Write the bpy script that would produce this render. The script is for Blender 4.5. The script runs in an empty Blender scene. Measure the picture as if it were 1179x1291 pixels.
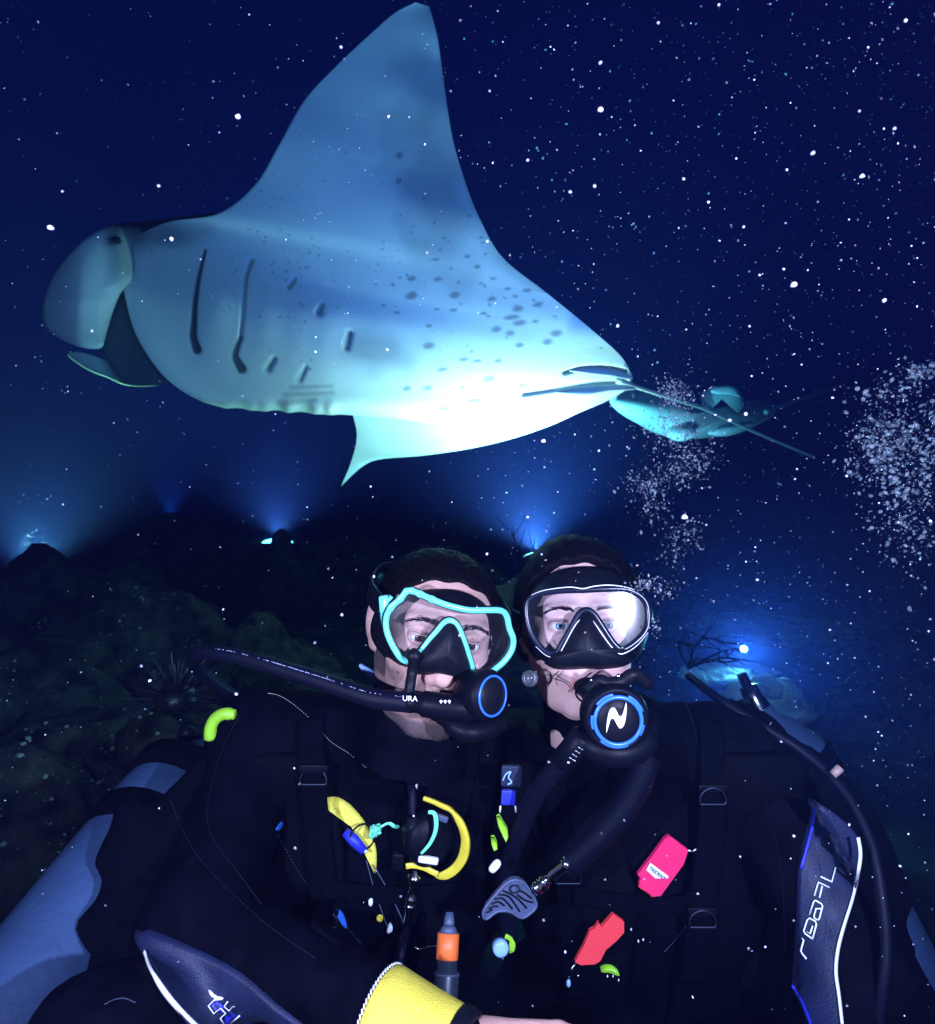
import bpy, bmesh, math, random
import numpy as np
from mathutils import Vector, Matrix, noise
from mathutils.bvhtree import BVHTree
from mathutils.geometry import tessellate_polygon
random.seed(7); np.random.seed(7)
S = bpy.context.scene
COL = S.collection
# ------------------------------------------------------------------ camera
FPX, CX, CY, CAMZ = 776.0, 589.5, 645.5, 1.0
cam_d = bpy.data.cameras.new('camera'); cam = bpy.data.objects.new('camera', cam_d); COL.objects.link(cam)
cam.location = (0, 0, CAMZ); cam.rotation_euler = (math.radians(90), 0, 0)
cam_d.sensor_fit = 'HORIZONTAL'; cam_d.sensor_width = 36; cam_d.lens = 36 * FPX / 1179
cam_d.clip_start = .02; cam_d.clip_end = 300
cam_d.dof.use_dof = True; cam_d.dof.focus_distance = .78; cam_d.dof.aperture_fstop = 9
S.camera = cam
# ------------------------------------------------------------------ water light, exposure
W = bpy.data.worlds.new('World'); S.world = W; W.use_nodes = True
bg = W.node_tree.nodes['Background']; bg.inputs[0].default_value = (.085, .03, 1, 1); bg.inputs[1].default_value = .042
S.view_settings.view_transform = 'Standard'; S.view_settings.look = 'None'
S.view_settings.exposure = 0; S.view_settings.gamma = 1; S.view_settings.use_curve_mapping = False
S.cycles.use_denoising = True
S.cycles.max_bounces = 6; S.cycles.volume_bounces = 0; S.cycles.transparent_max_bounces = 12
S.cycles.caustics_reflective = False; S.cycles.caustics_refractive = False
S.cycles.sample_clamp_indirect = 3
def V(*a): return np.array(a, float)
def P(px, py, d): return V((px - CX) / FPX * d, d, CAMZ - (py - CY) / FPX * d)
def px_of(p): return CX + p[0] / p[1] * FPX, CY - (p[2] - CAMZ) / p[1] * FPX
def lamp(name, kind, loc, power, color, radius=.02, target=None, size=None, blend=.5, parent=None):
    L = bpy.data.lights.new(name, kind); o = bpy.data.objects.new(name, L); COL.objects.link(o)
    L.energy = power; L.color = color; L.shadow_soft_size = radius
    if kind == 'SPOT': L.spot_size = math.radians(size); L.spot_blend = blend
    o.location = loc
    if target is not None:
        o.rotation_euler = (Vector(target) - Vector(loc)).to_track_quat('-Z', 'Y').to_euler()
    if parent is not None: o.parent = parent; o.location = Vector(loc) - Vector(ROOTLOC[parent.name])
    return o
STROBE = V(.38, -.04, CAMZ)
lamp('video_light_beam', 'SPOT', STROBE, 100, (.78, .56, .82), .012, (.0, .9, CAMZ - .05), 150, .8)
lamp('video_light_beam', 'SPOT', V(-.36, -.04, CAMZ - .03), 74, (.78, .56, .82), .012, (.0, .9, CAMZ - .05), 140, .9)

# ------------------------------------------------------------------ object helpers
ROOTLOC = {}
def tag(o, label=None, cat=None, group=None, kind=None):
    if label: o['label'] = label
    if cat: o['category'] = cat
    if group: o['group'] = group
    if kind: o['kind'] = kind
    return o
def thing(name, loc, label, cat, group=None):
    o = bpy.data.objects.new(name, None); COL.objects.link(o); o.location = tuple(loc); o.empty_display_size = .05
    ROOTLOC[o.name] = tuple(loc)
    return tag(o, label, cat, group)
def root_of(o):
    while o.parent: o = o.parent
    return o
def mesh(name, vf, mat, parent=None, smooth=True):
    v, f = vf[0], vf[1]
    v = np.asarray(v, float).reshape(-1, 3)
    if parent is not None: v = v - np.array(ROOTLOC.get(root_of(parent).name, (0, 0, 0)))
    me = bpy.data.meshes.new(name)
    if isinstance(f, np.ndarray):
        n, k = f.shape
        me.vertices.add(len(v)); me.vertices.foreach_set('co', v.astype(np.float32).ravel())
        me.loops.add(n * k); me.loops.foreach_set('vertex_index', f.astype(np.int32).ravel())
        me.polygons.add(n); me.polygons.foreach_set('loop_start', np.arange(0, n * k, k, dtype=np.int32))
        me.update(calc_edges=True); me.validate()
    else:
        me.from_pydata([tuple(x) for x in v], [], [tuple(int(i) for i in q) for q in f]); me.update()
    if smooth: me.polygons.foreach_set('use_smooth', [True] * len(me.polygons))
    if mat: me.materials.append(mat)
    o = bpy.data.objects.new(name, me); COL.objects.link(o)
    if parent is not None: o.parent = parent
    return o
def attr(o, name, vals):
    a = o.data.attributes.new(name, 'FLOAT', 'POINT'); a.data.foreach_set('value', np.asarray(vals, np.float32)); return a
def join(*vfs):
    vs, fs, n = [], [], 0
    for v, f in vfs:
        v = np.asarray(v, float).reshape(-1, 3); vs.append(v)
        fs += [tuple(int(i) + n for i in q) for q in f]; n += len(v)
    return np.concatenate(vs), fs
# ------------------------------------------------------------------ curves and sweeps
def smooth_path(pts, n=8, closed=False):
    pts = [np.asarray(p, float) for p in pts]; m = len(pts); out = []
    rng = range(m if closed else m - 1)
    for i in rng:
        if closed: p0, p1, p2, p3 = pts[(i-1) % m], pts[i], pts[(i+1) % m], pts[(i+2) % m]
        else: p0, p1, p2, p3 = pts[max(i-1, 0)], pts[i], pts[i+1], pts[min(i+2, m-1)]
        for k in range(n):
            t = k / n
            out.append(.5 * ((2*p1) + (-p0+p2)*t + (2*p0-5*p1+4*p2-p3)*t*t + (-p0+3*p1-3*p2+p3)*t**3))
    if not closed: out.append(pts[-1])
    return out
def frames(pts, closed=False, up=None):
    n = len(pts); T = []
    for i in range(n):
        a = pts[(i-1) % n] if closed or i > 0 else pts[i]; b = pts[(i+1) % n] if closed or i < n-1 else pts[i]
        t = np.asarray(b) - np.asarray(a); T.append(t / (np.linalg.norm(t) + 1e-12))
    N = []
    if up is not None:
        for i in range(n):
            u = up[i] if isinstance(up, list) else np.asarray(up, float)
            u = u - T[i] * np.dot(u, T[i]); N.append(u / (np.linalg.norm(u) + 1e-12))
        return T, N
    u = V(0, 0, 1) if abs(T[0][2]) < .9 else V(1, 0, 0)
    for i in range(n):
        u = u - T[i] * np.dot(u, T[i]); u = u / (np.linalg.norm(u) + 1e-12); N.append(u)
    return T, N
def tube(pts, r, seg=8, closed=False, cap=True, up=None, flat=1.0):
    n = len(pts); T, N = frames(pts, closed, up); vs, fs = [], []
    for i in range(n):
        ri = r[i] if hasattr(r, '__len__') else r
        B = np.cross(T[i], N[i])
        for k in range(seg):
            a = 2 * math.pi * k / seg
            vs.append(pts[i] + N[i] * math.cos(a) * ri * flat + B * math.sin(a) * ri)
    for i in range(n if closed else n - 1):
        for k in range(seg):
            a, b = i * seg + k, i * seg + (k+1) % seg; c, d = ((i+1) % n) * seg + (k+1) % seg, ((i+1) % n) * seg + k
            fs.append((a, b, c, d))
    if cap and not closed:
        fs.append(tuple(range(seg))[::-1]); fs.append(tuple((n-1)*seg + k for k in range(seg)))
    return np.array(vs), fs
def strap(pts, w, th, up, closed=False):          # rectangular section ribbon; up = outward normal(s)
    n = len(pts); T, N = frames(pts, closed, up); vs, fs = [], []
    for i in range(n):
        wi = w[i] if hasattr(w, '__len__') else w
        B = np.cross(T[i], N[i])
        for a, b in ((-.5, -.5), (-.5, .35), (-.4, .5), (.4, .5), (.5, .35), (.5, -.5)):
            vs.append(pts[i] + B * a * wi + N[i] * b * th)
    for i in range(n if closed else n - 1):
        for k in range(6):
            fs.append((i*6+k, i*6+(k+1) % 6, ((i+1) % n)*6+(k+1) % 6, ((i+1) % n)*6+k))
    if not closed: fs.append((5, 4, 3, 2, 1, 0)); fs.append(tuple((n-1)*6+k for k in range(6)))
    return np.array(vs), fs
def lathe(c, axis, prof, seg=32, arc=None):         # prof: (along, radius)
    axis = np.asarray(axis, float); axis = axis / np.linalg.norm(axis); u = np.cross(axis, V(0, 0, 1) if abs(axis[2]) < .9 else V(1, 0, 0)); u /= np.linalg.norm(u); w = np.cross(axis, u)
    vs, fs = [], []; m = len(prof)
    for h, r in prof:
        for k in range(seg):
            a = 2*math.pi*k/seg; vs.append(np.asarray(c) + axis*h + (u*math.cos(a) + w*math.sin(a))*r)
    for i in range(m-1):
        for k in range(seg): fs.append((i*seg+k, i*seg+(k+1) % seg, (i+1)*seg+(k+1) % seg, (i+1)*seg+k))
    if prof[0][1] > 1e-5: fs.append(tuple(range(seg))[::-1])
    if prof[-1][1] > 1e-5: fs.append(tuple((m-1)*seg+k for k in range(seg)))
    return np.array(vs), fs
def box(c, size, R=None, bev=.15):
    bm = bmesh.new(); bmesh.ops.create_cube(bm, size=1)
    bmesh.ops.bevel(bm, geom=list(bm.edges), offset=bev, segments=2, affect='EDGES', profile=.5)
    vs = np.array([tuple(v.co) for v in bm.verts]) * np.array(size); fs = [tuple(v.index for v in f.verts) for f in bm.faces]
    bm.verts.ensure_lookup_table(); bm.free()
    if R is not None: vs = vs @ np.array(R).T
    return vs + np.asarray(c), fs
def rot(rx=0, ry=0, rz=0):
    return np.array(Matrix.Rotation(rz, 3, 'Z') @ Matrix.Rotation(ry, 3, 'Y') @ Matrix.Rotation(rx, 3, 'X'))
# ------------------------------------------------------------------ signed distance modelling
class Field:
    def __init__(s, lo, hi, h):
        s.lo = np.array(lo, float); s.h = h
        s.n = [int(math.ceil((hi[i]-lo[i])/h))+1 for i in range(3)]
        g = [(s.lo[i] + h*np.arange(s.n[i])).astype(np.float32) for i in range(3)]
        s.X, s.Y, s.Z = np.meshgrid(*g, indexing='ij', sparse=True)
        s.F = np.full(s.n, 1e3, np.float32)
    def ell(s, c, r, R=None):
        x, y, z = s.X-c[0], s.Y-c[1], s.Z-c[2]
        if R is not None:
            R = np.asarray(R, np.float32); x, y, z = x*R[0, 0]+y*R[1, 0]+z*R[2, 0], x*R[0, 1]+y*R[1, 1]+z*R[2, 1], x*R[0, 2]+y*R[1, 2]+z*R[2, 2]
        k0 = np.sqrt((x/r[0])**2+(y/r[1])**2+(z/r[2])**2); k1 = np.sqrt((x/r[0]**2)**2+(y/r[1]**2)**2+(z/r[2]**2)**2)
        return (k0*(k0-1)/(k1+1e-6)).astype(np.float32)
    def cap(s, a, b, ra, rb=None):
        rb = ra if rb is None else rb; a, b = np.asarray(a, float), np.asarray(b, float); d = b-a; L = float(d@d)+1e-12
        x, y, z = s.X-a[0], s.Y-a[1], s.Z-a[2]
        t = np.clip((x*d[0]+y*d[1]+z*d[2])/L, 0, 1)
        return (np.sqrt((x-d[0]*t)**2+(y-d[1]*t)**2+(z-d[2]*t)**2) - (ra+(rb-ra)*t)).astype(np.float32)
    def add(s, D, k=0.0): s.F = smin(s.F, D, k); return s
    def sub(s, D, k=0.0): s.F = -smin(-s.F, D, k); return s
    def cut(s, D): s.F = np.maximum(s.F, D); return s
    def mesh(s):
        F = s.F; nx, ny, nz = F.shape; neg = F < 0
        c = np.zeros((nx-1, ny-1, nz-1), np.int8)
        for i in (0, 1):
            for j in (0, 1):
                for k in (0, 1): c += neg[i:nx-1+i, j:ny-1+j, k:nz-1+k]
        act = (c > 0) & (c < 8); idx = np.full(act.shape, -1, np.int64); ii, jj, kk = np.nonzero(act); idx[ii, jj, kk] = np.arange(len(ii))
        acc = np.zeros((len(ii), 3)); cnt = np.zeros(len(ii))
        cs = [(i, j, k) for i in (0, 1) for j in (0, 1) for k in (0, 1)]
        for a in cs:
            for ax in range(3):
                if a[ax] == 0:
                    b = list(a); b[ax] = 1
                    fa = F[ii+a[0], jj+a[1], kk+a[2]]; fb = F[ii+b[0], jj+b[1], kk+b[2]]
                    m = (fa < 0) != (fb < 0); t = np.where(m, fa/(fa-fb+1e-20), 0)
                    p = np.stack([np.full(len(ii), float(a[q])) for q in range(3)], 1); p[:, ax] += t
                    acc[m] += p[m]; cnt[m] += 1
        v = (np.stack([ii, jj, kk], 1) + acc/cnt[:, None])*s.h + s.lo
        qs = []
        for ax in range(3):
            o = [q for q in range(3) if q != ax]
            sl0 = [slice(None)]*3; sl1 = [slice(None)]*3; sl0[ax] = slice(0, -1); sl1[ax] = slice(1, None)
            a, b = neg[tuple(sl0)], neg[tuple(sl1)]; ch = a != b
            e = np.stack(np.nonzero(ch), 1)
            ok = (e[:, o[0]] > 0) & (e[:, o[1]] > 0) & (e[:, o[0]] < act.shape[o[0]]) & (e[:, o[1]] < act.shape[o[1]]) & (e[:, ax] < act.shape[ax]); e = e[ok]
            st = a[tuple(e.T)]
            q = []
            for d0, d1 in ((-1, -1), (0, -1), (0, 0), (-1, 0)):
                w = e.copy(); w[:, o[0]] += d0; w[:, o[1]] += d1; q.append(idx[tuple(w.T)])
            q = np.stack(q, 1); flip = st if ax != 1 else ~st
            q[~flip] = q[~flip][:, ::-1]; qs.append(q)
        q = np.concatenate(qs); q = q[(q >= 0).all(1)]
        return v, q
def smin(a, b, k):
    if k <= 0: return np.minimum(a, b)
    h = np.clip(k - np.abs(a-b), 0, None)/k
    return (np.minimum(a, b) - h*h*k*.25).astype(np.float32)
def relax(v, q, it=2):
    for _ in range(it):
        acc = np.zeros_like(v); cnt = np.zeros(len(v))
        for a in range(4):
            for b in ((a+1) % 4, (a+3) % 4):
                np.add.at(acc, q[:, a], v[q[:, b]]); np.add.at(cnt, q[:, a], 1)
        v = v*.5 + acc/np.maximum(cnt, 1)[:, None]*.5
    return v
# ------------------------------------------------------------------ materials
def mat(name, col, rough=.5, metal=0, spec=.5, bump=0, bscale=200, var=0, vscale=8, coat=0, col2=None, sheen=0, emit=None, estr=0):
    m = bpy.data.materials.new(name); m.use_nodes = True; N = m.node_tree; b = N.nodes['Principled BSDF']
    b.inputs['Base Color'].default_value = (*col, 1); b.inputs['Roughness'].default_value = rough; b.inputs['Metallic'].default_value = metal
    b.inputs['Specular IOR Level'].default_value = spec; b.inputs['Coat Weight'].default_value = coat; b.inputs['Sheen Weight'].default_value = sheen
    if emit: b.inputs['Emission Color'].default_value = (*emit, 1); b.inputs['Emission Strength'].default_value = estr
    tc = N.nodes.new('ShaderNodeTexCoord')
    if var or col2:
        n = N.nodes.new('ShaderNodeTexNoise'); n.inputs['Scale'].default_value = vscale; n.inputs['Detail'].default_value = 8; N.links.new(tc.outputs['Object'], n.inputs['Vector'])
        r = N.nodes.new('ShaderNodeValToRGB'); r.color_ramp.elements[0].position = .35; r.color_ramp.elements[1].position = .65
        c2 = col2 or tuple(min(1, c*(1+var)) for c in col); c1 = col if col2 else tuple(c*(1-var) for c in col)
        r.color_ramp.elements[0].color = (*c1, 1); r.color_ramp.elements[1].color = (*c2, 1)
        N.links.new(n.outputs['Fac'], r.inputs['Fac']); N.links.new(r.outputs['Color'], b.inputs['Base Color'])
    if bump:
        n = N.nodes.new('ShaderNodeTexNoise'); n.inputs['Scale'].default_value = bscale; n.inputs['Detail'].default_value = 6; N.links.new(tc.outputs['Object'], n.inputs['Vector'])
        bp = N.nodes.new('ShaderNodeBump'); bp.inputs['Strength'].default_value = bump; bp.inputs['Distance'].default_value = .002 if bscale > 60 else .02
        N.links.new(n.outputs['Fac'], bp.inputs['Height']); N.links.new(bp.outputs['Normal'], b.inputs['Normal'])
    return m
def mix_attr(m, name, col):       # blend the base colour towards col where the attribute is 1
    N = m.node_tree; b = N.nodes['Principled BSDF']; a = N.nodes.new('ShaderNodeAttribute'); a.attribute_name = name
    x = N.nodes.new('ShaderNodeMix'); x.data_type = 'RGBA'; N.links.new(a.outputs['Fac'], x.inputs['Factor'])
    s = b.inputs['Base Color']
    if s.is_linked: N.links.new(s.links[0].from_socket, x.inputs[6])
    else: x.inputs[6].default_value = s.default_value
    x.inputs[7].default_value = (*col, 1); N.links.new(x.outputs[2], s)
NEO = mat('neoprene', (.0012, .0016, .0045), .75, bump=.5, bscale=420, var=.4, vscale=30, spec=.02)
NYLON = mat('black_nylon', (.0014, .0018, .0045), .68, bump=.6, bscale=900, spec=.03)
RUBBER = mat('black_rubber', (.004, .005, .009),   .45, bump=.15, bscale=300, spec=.12)
HOSE = mat('hose_rubber', (.003, .004, .012), .45, bump=.3, bscale=700, spec=.10)
SILI = mat('black_silicone', (.004, .005, .010), .5, spec=.12, var=.3, vscale=60, bump=.1, bscale=150)
PLAST = mat('black_plastic', (.002, .003, .007), .45, spec=.08, bump=.1, bscale=200)
CHROME = mat('chrome', (.75, .77, .8), .16, 1, bump=.05, bscale=300)
TEAL = mat('turquoise_plastic', (.13, .66, .56), .3, bump=.05, bscale=200, var=.08, vscale=40)
WHITEP = mat('white_plastic', (.8, .8, .85), .35, bump=.05, bscale=200)
NAVY = mat('navy_panel', (.004, .009, .045), .6, bump=.5, bscale=500, var=.2, vscale=40)
ROYAL = mat('royal_blue', (.02, .03, .55), .5, bump=.2, bscale=500)
BRBLUE = mat('bright_blue_plastic', (.03, .16, .75), .3)
SKYB = mat('pale_blue_plastic', (.25, .45, .85), .4, var=.1, vscale=80)
YEL = mat('yellow_neoprene', (.75, .66, .07), .6, bump=.7, bscale=650, var=.07, vscale=18)
YELP = mat('yellow_plastic', (.72, .58, .04), .4, bump=.3, bscale=300, var=.1, vscale=60)
LIME = mat('lime_rubber', (.30, .62, .03), .4, bump=.2, bscale=200, var=.15, vscale=50)
MINT = mat('mint_silicone', (.16, .68, .42), .45, bump=.2, bscale=200)
ORANGE = mat('orange_tape', (.85, .16, .03), .45, bump=.3, bscale=250, var=.08, vscale=50)
GREYR = mat('grey_rubber', (.06, .08, .15), .5, bump=.2, bscale=300, var=.1, vscale=60)
PRINT = mat('white_print', (.8, .82, .9), .5)
SIL2 = mat('pale_tank_paint', (.040, .075, .17), .45, bump=.12, bscale=60, var=.18, vscale=9)
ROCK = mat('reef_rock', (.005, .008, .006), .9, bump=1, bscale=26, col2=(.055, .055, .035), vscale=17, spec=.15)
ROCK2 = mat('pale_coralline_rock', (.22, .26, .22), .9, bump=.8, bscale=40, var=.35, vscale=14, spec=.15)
SAND = mat('reef_sand', (.018, .021, .017), .95, bump=1, bscale=30, var=.45, vscale=7, spec=.1)
def clothband(name, col):
    m = mat(name, col, .55, bump=0); N = m.node_tree; b = N.nodes['Principled BSDF']; tc = N.nodes.new('ShaderNodeTexCoord')
    w = N.nodes.new('ShaderNodeTexWave'); w.inputs['Scale'].default_value = 1; w.wave_type = 'BANDS'; w.bands_direction = 'DIAGONAL'
    mp = N.nodes.new('ShaderNodeMapping'); mp.inputs['Scale'].default_value = (120, 0, 190)
    N.links.new(tc.outputs['Object'], mp.inputs[0]); N.links.new(mp.outputs[0], w.inputs['Vector'])
    bp = N.nodes.new('ShaderNodeBump'); bp.inputs['Strength'].default_value = .9; bp.inputs['Distance'].default_value = .0012
    N.links.new(w.outputs['Fac'], bp.inputs['Height']); N.links.new(bp.outputs['Normal'], b.inputs['Normal'])
    return m
PINK = clothband('pink_webbing', (1, .02, .14)); RED = clothband('red_webbing', (.95, .05, .06))
def glass_mat(name, r1=.05, r2=.3, w2=.4, fog=.02, tint=(.93, .97, 1)):
    m = bpy.data.materials.new(name); m.use_nodes = True; N = m.node_tree; N.nodes.clear(); o = N.nodes.new('ShaderNodeOutputMaterial')
    t = N.nodes.new('ShaderNodeBsdfTransparent'); t.inputs[0].default_value = (*tint, 1)
    g1 = N.nodes.new('ShaderNodeBsdfGlossy'); g1.inputs['Roughness'].default_value = r1
    g2 = N.nodes.new('ShaderNodeBsdfGlossy'); g2.inputs['Roughness'].default_value = r2
    mg = N.nodes.new('ShaderNodeMixShader'); mg.inputs[0].default_value = w2; N.links.new(g1.outputs[0], mg.inputs[1]); N.links.new(g2.outputs[0], mg.inputs[2])
    fr = N.nodes.new('ShaderNodeFresnel'); fr.inputs[0].default_value = 1.58
    m1 = N.nodes.new('ShaderNodeMixShader'); N.links.new(fr.outputs[0], m1.inputs[0]); N.links.new(t.outputs[0], m1.inputs[1]); N.links.new(mg.outputs[0], m1.inputs[2])
    d = N.nodes.new('ShaderNodeBsdfDiffuse'); d.inputs[0].default_value = (.8, .85, 1, 1)
    n = N.nodes.new('ShaderNodeTexNoise'); n.inputs['Scale'].default_value = 45; n.inputs['Detail'].default_value = 5
    tc = N.nodes.new('ShaderNodeTexCoord'); N.links.new(tc.outputs['Object'], n.inputs['Vector'])
    mu = N.nodes.new('ShaderNodeMath'); mu.operation = 'MULTIPLY'; N.links.new(n.outputs['Fac'], mu.inputs[0]); mu.inputs[1].default_value = fog*2
    m2 = N.nodes.new('ShaderNodeMixShader'); N.links.new(mu.outputs[0], m2.inputs[0]); N.links.new(m1.outputs[0], m2.inputs[1]); N.links.new(d.outputs[0], m2.inputs[2])
    N.links.new(m2.outputs[0], o.inputs[0]); return m
# ------------------------------------------------------------------ water body
bmz = bmesh.new(); bmesh.ops.create_cube(bmz, size=1); me = bpy.data.meshes.new('haze')
for v in bmz.verts: v.co = (v.co.x*44, v.co.y*32 + 11, v.co.z*5.1 + 1.55)
bmz.to_mesh(me); bmz.free(); haze = bpy.data.objects.new('haze', me); COL.objects.link(haze)
tag(haze, 'dark blue sea water that scatters the lamp light', 'water', kind='stuff')
hm = bpy.data.materials.new('sea_water'); hm.use_nodes = True; hm.node_tree.nodes.clear()
ho = hm.node_tree.nodes.new('ShaderNodeOutputMaterial'); hv = hm.node_tree.nodes.new('ShaderNodeVolumePrincipled')
hv.inputs['Color'].default_value = (.010, .0146, .064, 1); hv.inputs['Absorption Color'].default_value = (.13, .64, .90, 1); hv.inputs['Density'].default_value = .65; hv.inputs['Anisotropy'].default_value = .72
hm.node_tree.links.new(hv.outputs[0], ho.inputs['Volume']); me.materials.append(hm); hm.cycles.homogeneous_volume = True
# ================================================================== seabed
def sst(a, b, x):
    t = np.clip((x-a)/(b-a), 0, 1); return t*t*(3-2*t)
def gh(x, y):
    h = .50*sst(1.5, 4.6, y) + .28*sst(6, 16, y)
    h *= .55 + .45*sst(2.2, -1.5, x) if x > -1.5 else 1
    h += .10*noise.noise((x*.7, y*.7, 3)) * min(1, y/2 if y > 0 else 0) + .03*noise.noise((x*3, y*3, 8)) + .012*noise.noise((x*11, y*11, 1))
    return h - .06
xs = np.concatenate([np.linspace(-60, -5, 14)[:-1], np.linspace(-5, 5, 170), np.linspace(5, 60, 14)[1:]])
ys = np.concatenate([np.linspace(-12, -1, 6)[:-1], np.linspace(-1, 7, 150), np.linspace(7, 90, 24)[1:]])
vs = np.array([(x, y, gh(x, y)) for x in xs for y in ys]); ny = len(ys)
i, j = np.meshgrid(np.arange(len(xs)-1), np.arange(ny-1), indexing='ij'); a = (i*ny+j).ravel()
sea = mesh('seabed', (vs, np.stack([a, a+ny, a+ny+1, a+1], 1)), SAND); tag(sea, 'dark rubble seabed rising to a reef ridge', kind='structure')

def rock_vf(c, r, seed, sub=4, rough=.33, R=None):
    bm = bmesh.new(); bmesh.ops.create_icosphere(bm, subdivisions=sub, radius=1)
    vs = []
    for v in bm.verts:
        p = v.co; d = noise.fractal(p*1.3 + Vector((seed*3.1, seed, 0)), 1, 2, 5)*rough + (noise.cell(p*2.3 + Vector((seed, 0, 0)))-.5)*.05
        d += -.05*abs(noise.noise(p*6 + Vector((0, seed, 0)))) + .02*noise.noise(p*16)
        q = p*(1+d); q.z = max(q.z, -.65); vs.append((q.x*r[0], q.y*r[1], q.z*r[2]))
    fs = [tuple(v.index for v in f.verts) for f in bm.faces]; bm.free()
    vs = np.array(vs)
    if R is not None: vs = vs @ np.array(R).T
    return vs + np.asarray(c), fs
def boulder(px, py, d, r, seed, label, m=ROCK, group='boulders of the reef', sub=4, rough=.33):
    """px, py: crest of the rock as a ray, d its distance"""
    top = P(px, py, d); c = top - V(0, 0, r[2]*.95)
    o = mesh('reef_boulder', rock_vf(c, r, seed, sub, rough), m); tag(o, label, 'boulder', group)
    return o
BL = [
 (40, 722, 3.2, (.50, .45, .55), 1, 'rounded boulder in front of the far left lamp glow'),
 (200, 652, 5.4, (1.0, .7, .8), 2, 'broad boulder on the ridge beneath the faint lamp glow'),
 (262, 672, 4.6, (.62, .5, .7), 3, 'dark boulder left of the bright lamp strip'),
 (436, 683, 4.4, (.50, .5, .7), 4, 'dark boulder right of the bright lamp strip'),
 (352, 691, 4.15, (.24, .25, .5), 5, 'small boulder hiding the lower edge of the bright lamp strip'),
 (505, 684, 4.3, (.50, .5, .7), 6, 'dark boulder on the ridge beyond the man in the turquoise mask'),
 (150, 712, 3.5, (.34, .35, .5), 7, 'boulder between the far left lamp and the middle of the ridge'),
 (615, 735, 3.6, (.40, .4, .5), 8, 'dark boulder seen between the two divers heads'),
 (30, 800, 2.1, (.40, .35, .40), 9, 'rough boulder at the left edge of the near reef'),
 (180, 735, 2.5, (.45, .35, .42), 10, 'large mottled boulder above the sea urchin'),
 (330, 800, 2.6, (.40, .35, .45), 11, 'boulder behind the left loop of the breathing hose'),
 (110, 900, 1.75, (.38, .30, .36), 12, 'speckled boulder below and left of the sea urchin'),
 (20, 965, 1.5, (.30, .25, .3), 13, 'low boulder under the left edge of the near reef'),
 (225, 902, 1.6, (.22, .20, .3), 14, 'ledge that the lime green hose sits in front of'),
 (900, 770, 4.8, (.9, .6, .5), 15, 'distant boulder above the lamp on the right'),
 (1080, 800, 3.6, (.5, .4, .6), 16, 'dark boulder at the right edge beyond the lamp'),
 (1150, 860, 2.6, (.40, .35, .5), 17, 'dark boulder at the lower right behind the bubbles'),
]
for b in BL: boulder(*b)
# overhang above the right-hand lamp, and the pale rocks it lights
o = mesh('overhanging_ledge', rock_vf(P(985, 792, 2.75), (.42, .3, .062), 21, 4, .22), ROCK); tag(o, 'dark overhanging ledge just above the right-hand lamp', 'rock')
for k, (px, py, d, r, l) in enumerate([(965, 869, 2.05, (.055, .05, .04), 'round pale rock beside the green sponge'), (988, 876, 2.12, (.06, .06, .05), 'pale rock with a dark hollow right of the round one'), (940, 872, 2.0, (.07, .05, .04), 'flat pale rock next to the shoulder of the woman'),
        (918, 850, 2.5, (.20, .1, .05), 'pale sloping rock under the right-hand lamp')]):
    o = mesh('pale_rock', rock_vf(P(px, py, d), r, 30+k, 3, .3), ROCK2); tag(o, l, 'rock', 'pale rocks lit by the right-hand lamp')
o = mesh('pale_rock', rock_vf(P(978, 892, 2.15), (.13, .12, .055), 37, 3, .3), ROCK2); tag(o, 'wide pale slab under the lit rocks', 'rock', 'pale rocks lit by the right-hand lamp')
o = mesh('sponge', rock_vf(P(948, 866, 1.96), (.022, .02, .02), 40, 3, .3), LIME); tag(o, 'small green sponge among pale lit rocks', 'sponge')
# encrusting growth: lichen-like coralline knobs on the near reef
KNOB = mat('encrusting_growth', (.22, .26, .18), .9, bump=.8, bscale=120, var=.5, vscale=40)
def surf_pts(x0, x1, y0, y1, n, objs, seed):
    random.seed(seed); out = []; dg = bpy.context.evaluated_depsgraph_get()
    trees = []
    for o in objs:
        trees.append(BVHTree.FromPolygons([o.matrix_world @ v.co for v in o.data.vertices], [tuple(p.vertices) for p in o.data.polygons]))
    while len(out) < n:
        px, py = random.uniform(x0, x1), random.uniform(y0, y1); p = P(px, py, 1); dr = Vector(p - V(0, 0, CAMZ)).normalized(); best = None
        for t in trees:
            h = t.ray_cast(Vector((0, 0, CAMZ)), dr)
            if h[0] is not None and (best is None or h[3] < best[1]): best = (h[0], h[3], h[1])
        if best: out.append((np.array(best[0]), np.array(best[2])))
        else: n -= 1
    return out
bpy.context.view_layer.update()
reefs = [o for o in COL.objects if o.name.startswith('reef_boulder')] + [sea]
vf = []
for c0 in surf_pts(-200, 420, 740, 1080, 90, reefs, 3):
    for q in range(random.randint(5, 26)):
        r = .0012+.006*random.random()**3; c = c0[0] + np.random.normal(0, .028, 3)*V(1, .6, .8)
        v, f = rock_vf((0, 0, 0), (r, r, r*.8), q, 1, .4); vf.append((v + c, f))
tag(mesh('encrusting_growth', join(*vf), KNOB), 'pale crusts of coralline growth on the near reef', kind='stuff')
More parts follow.
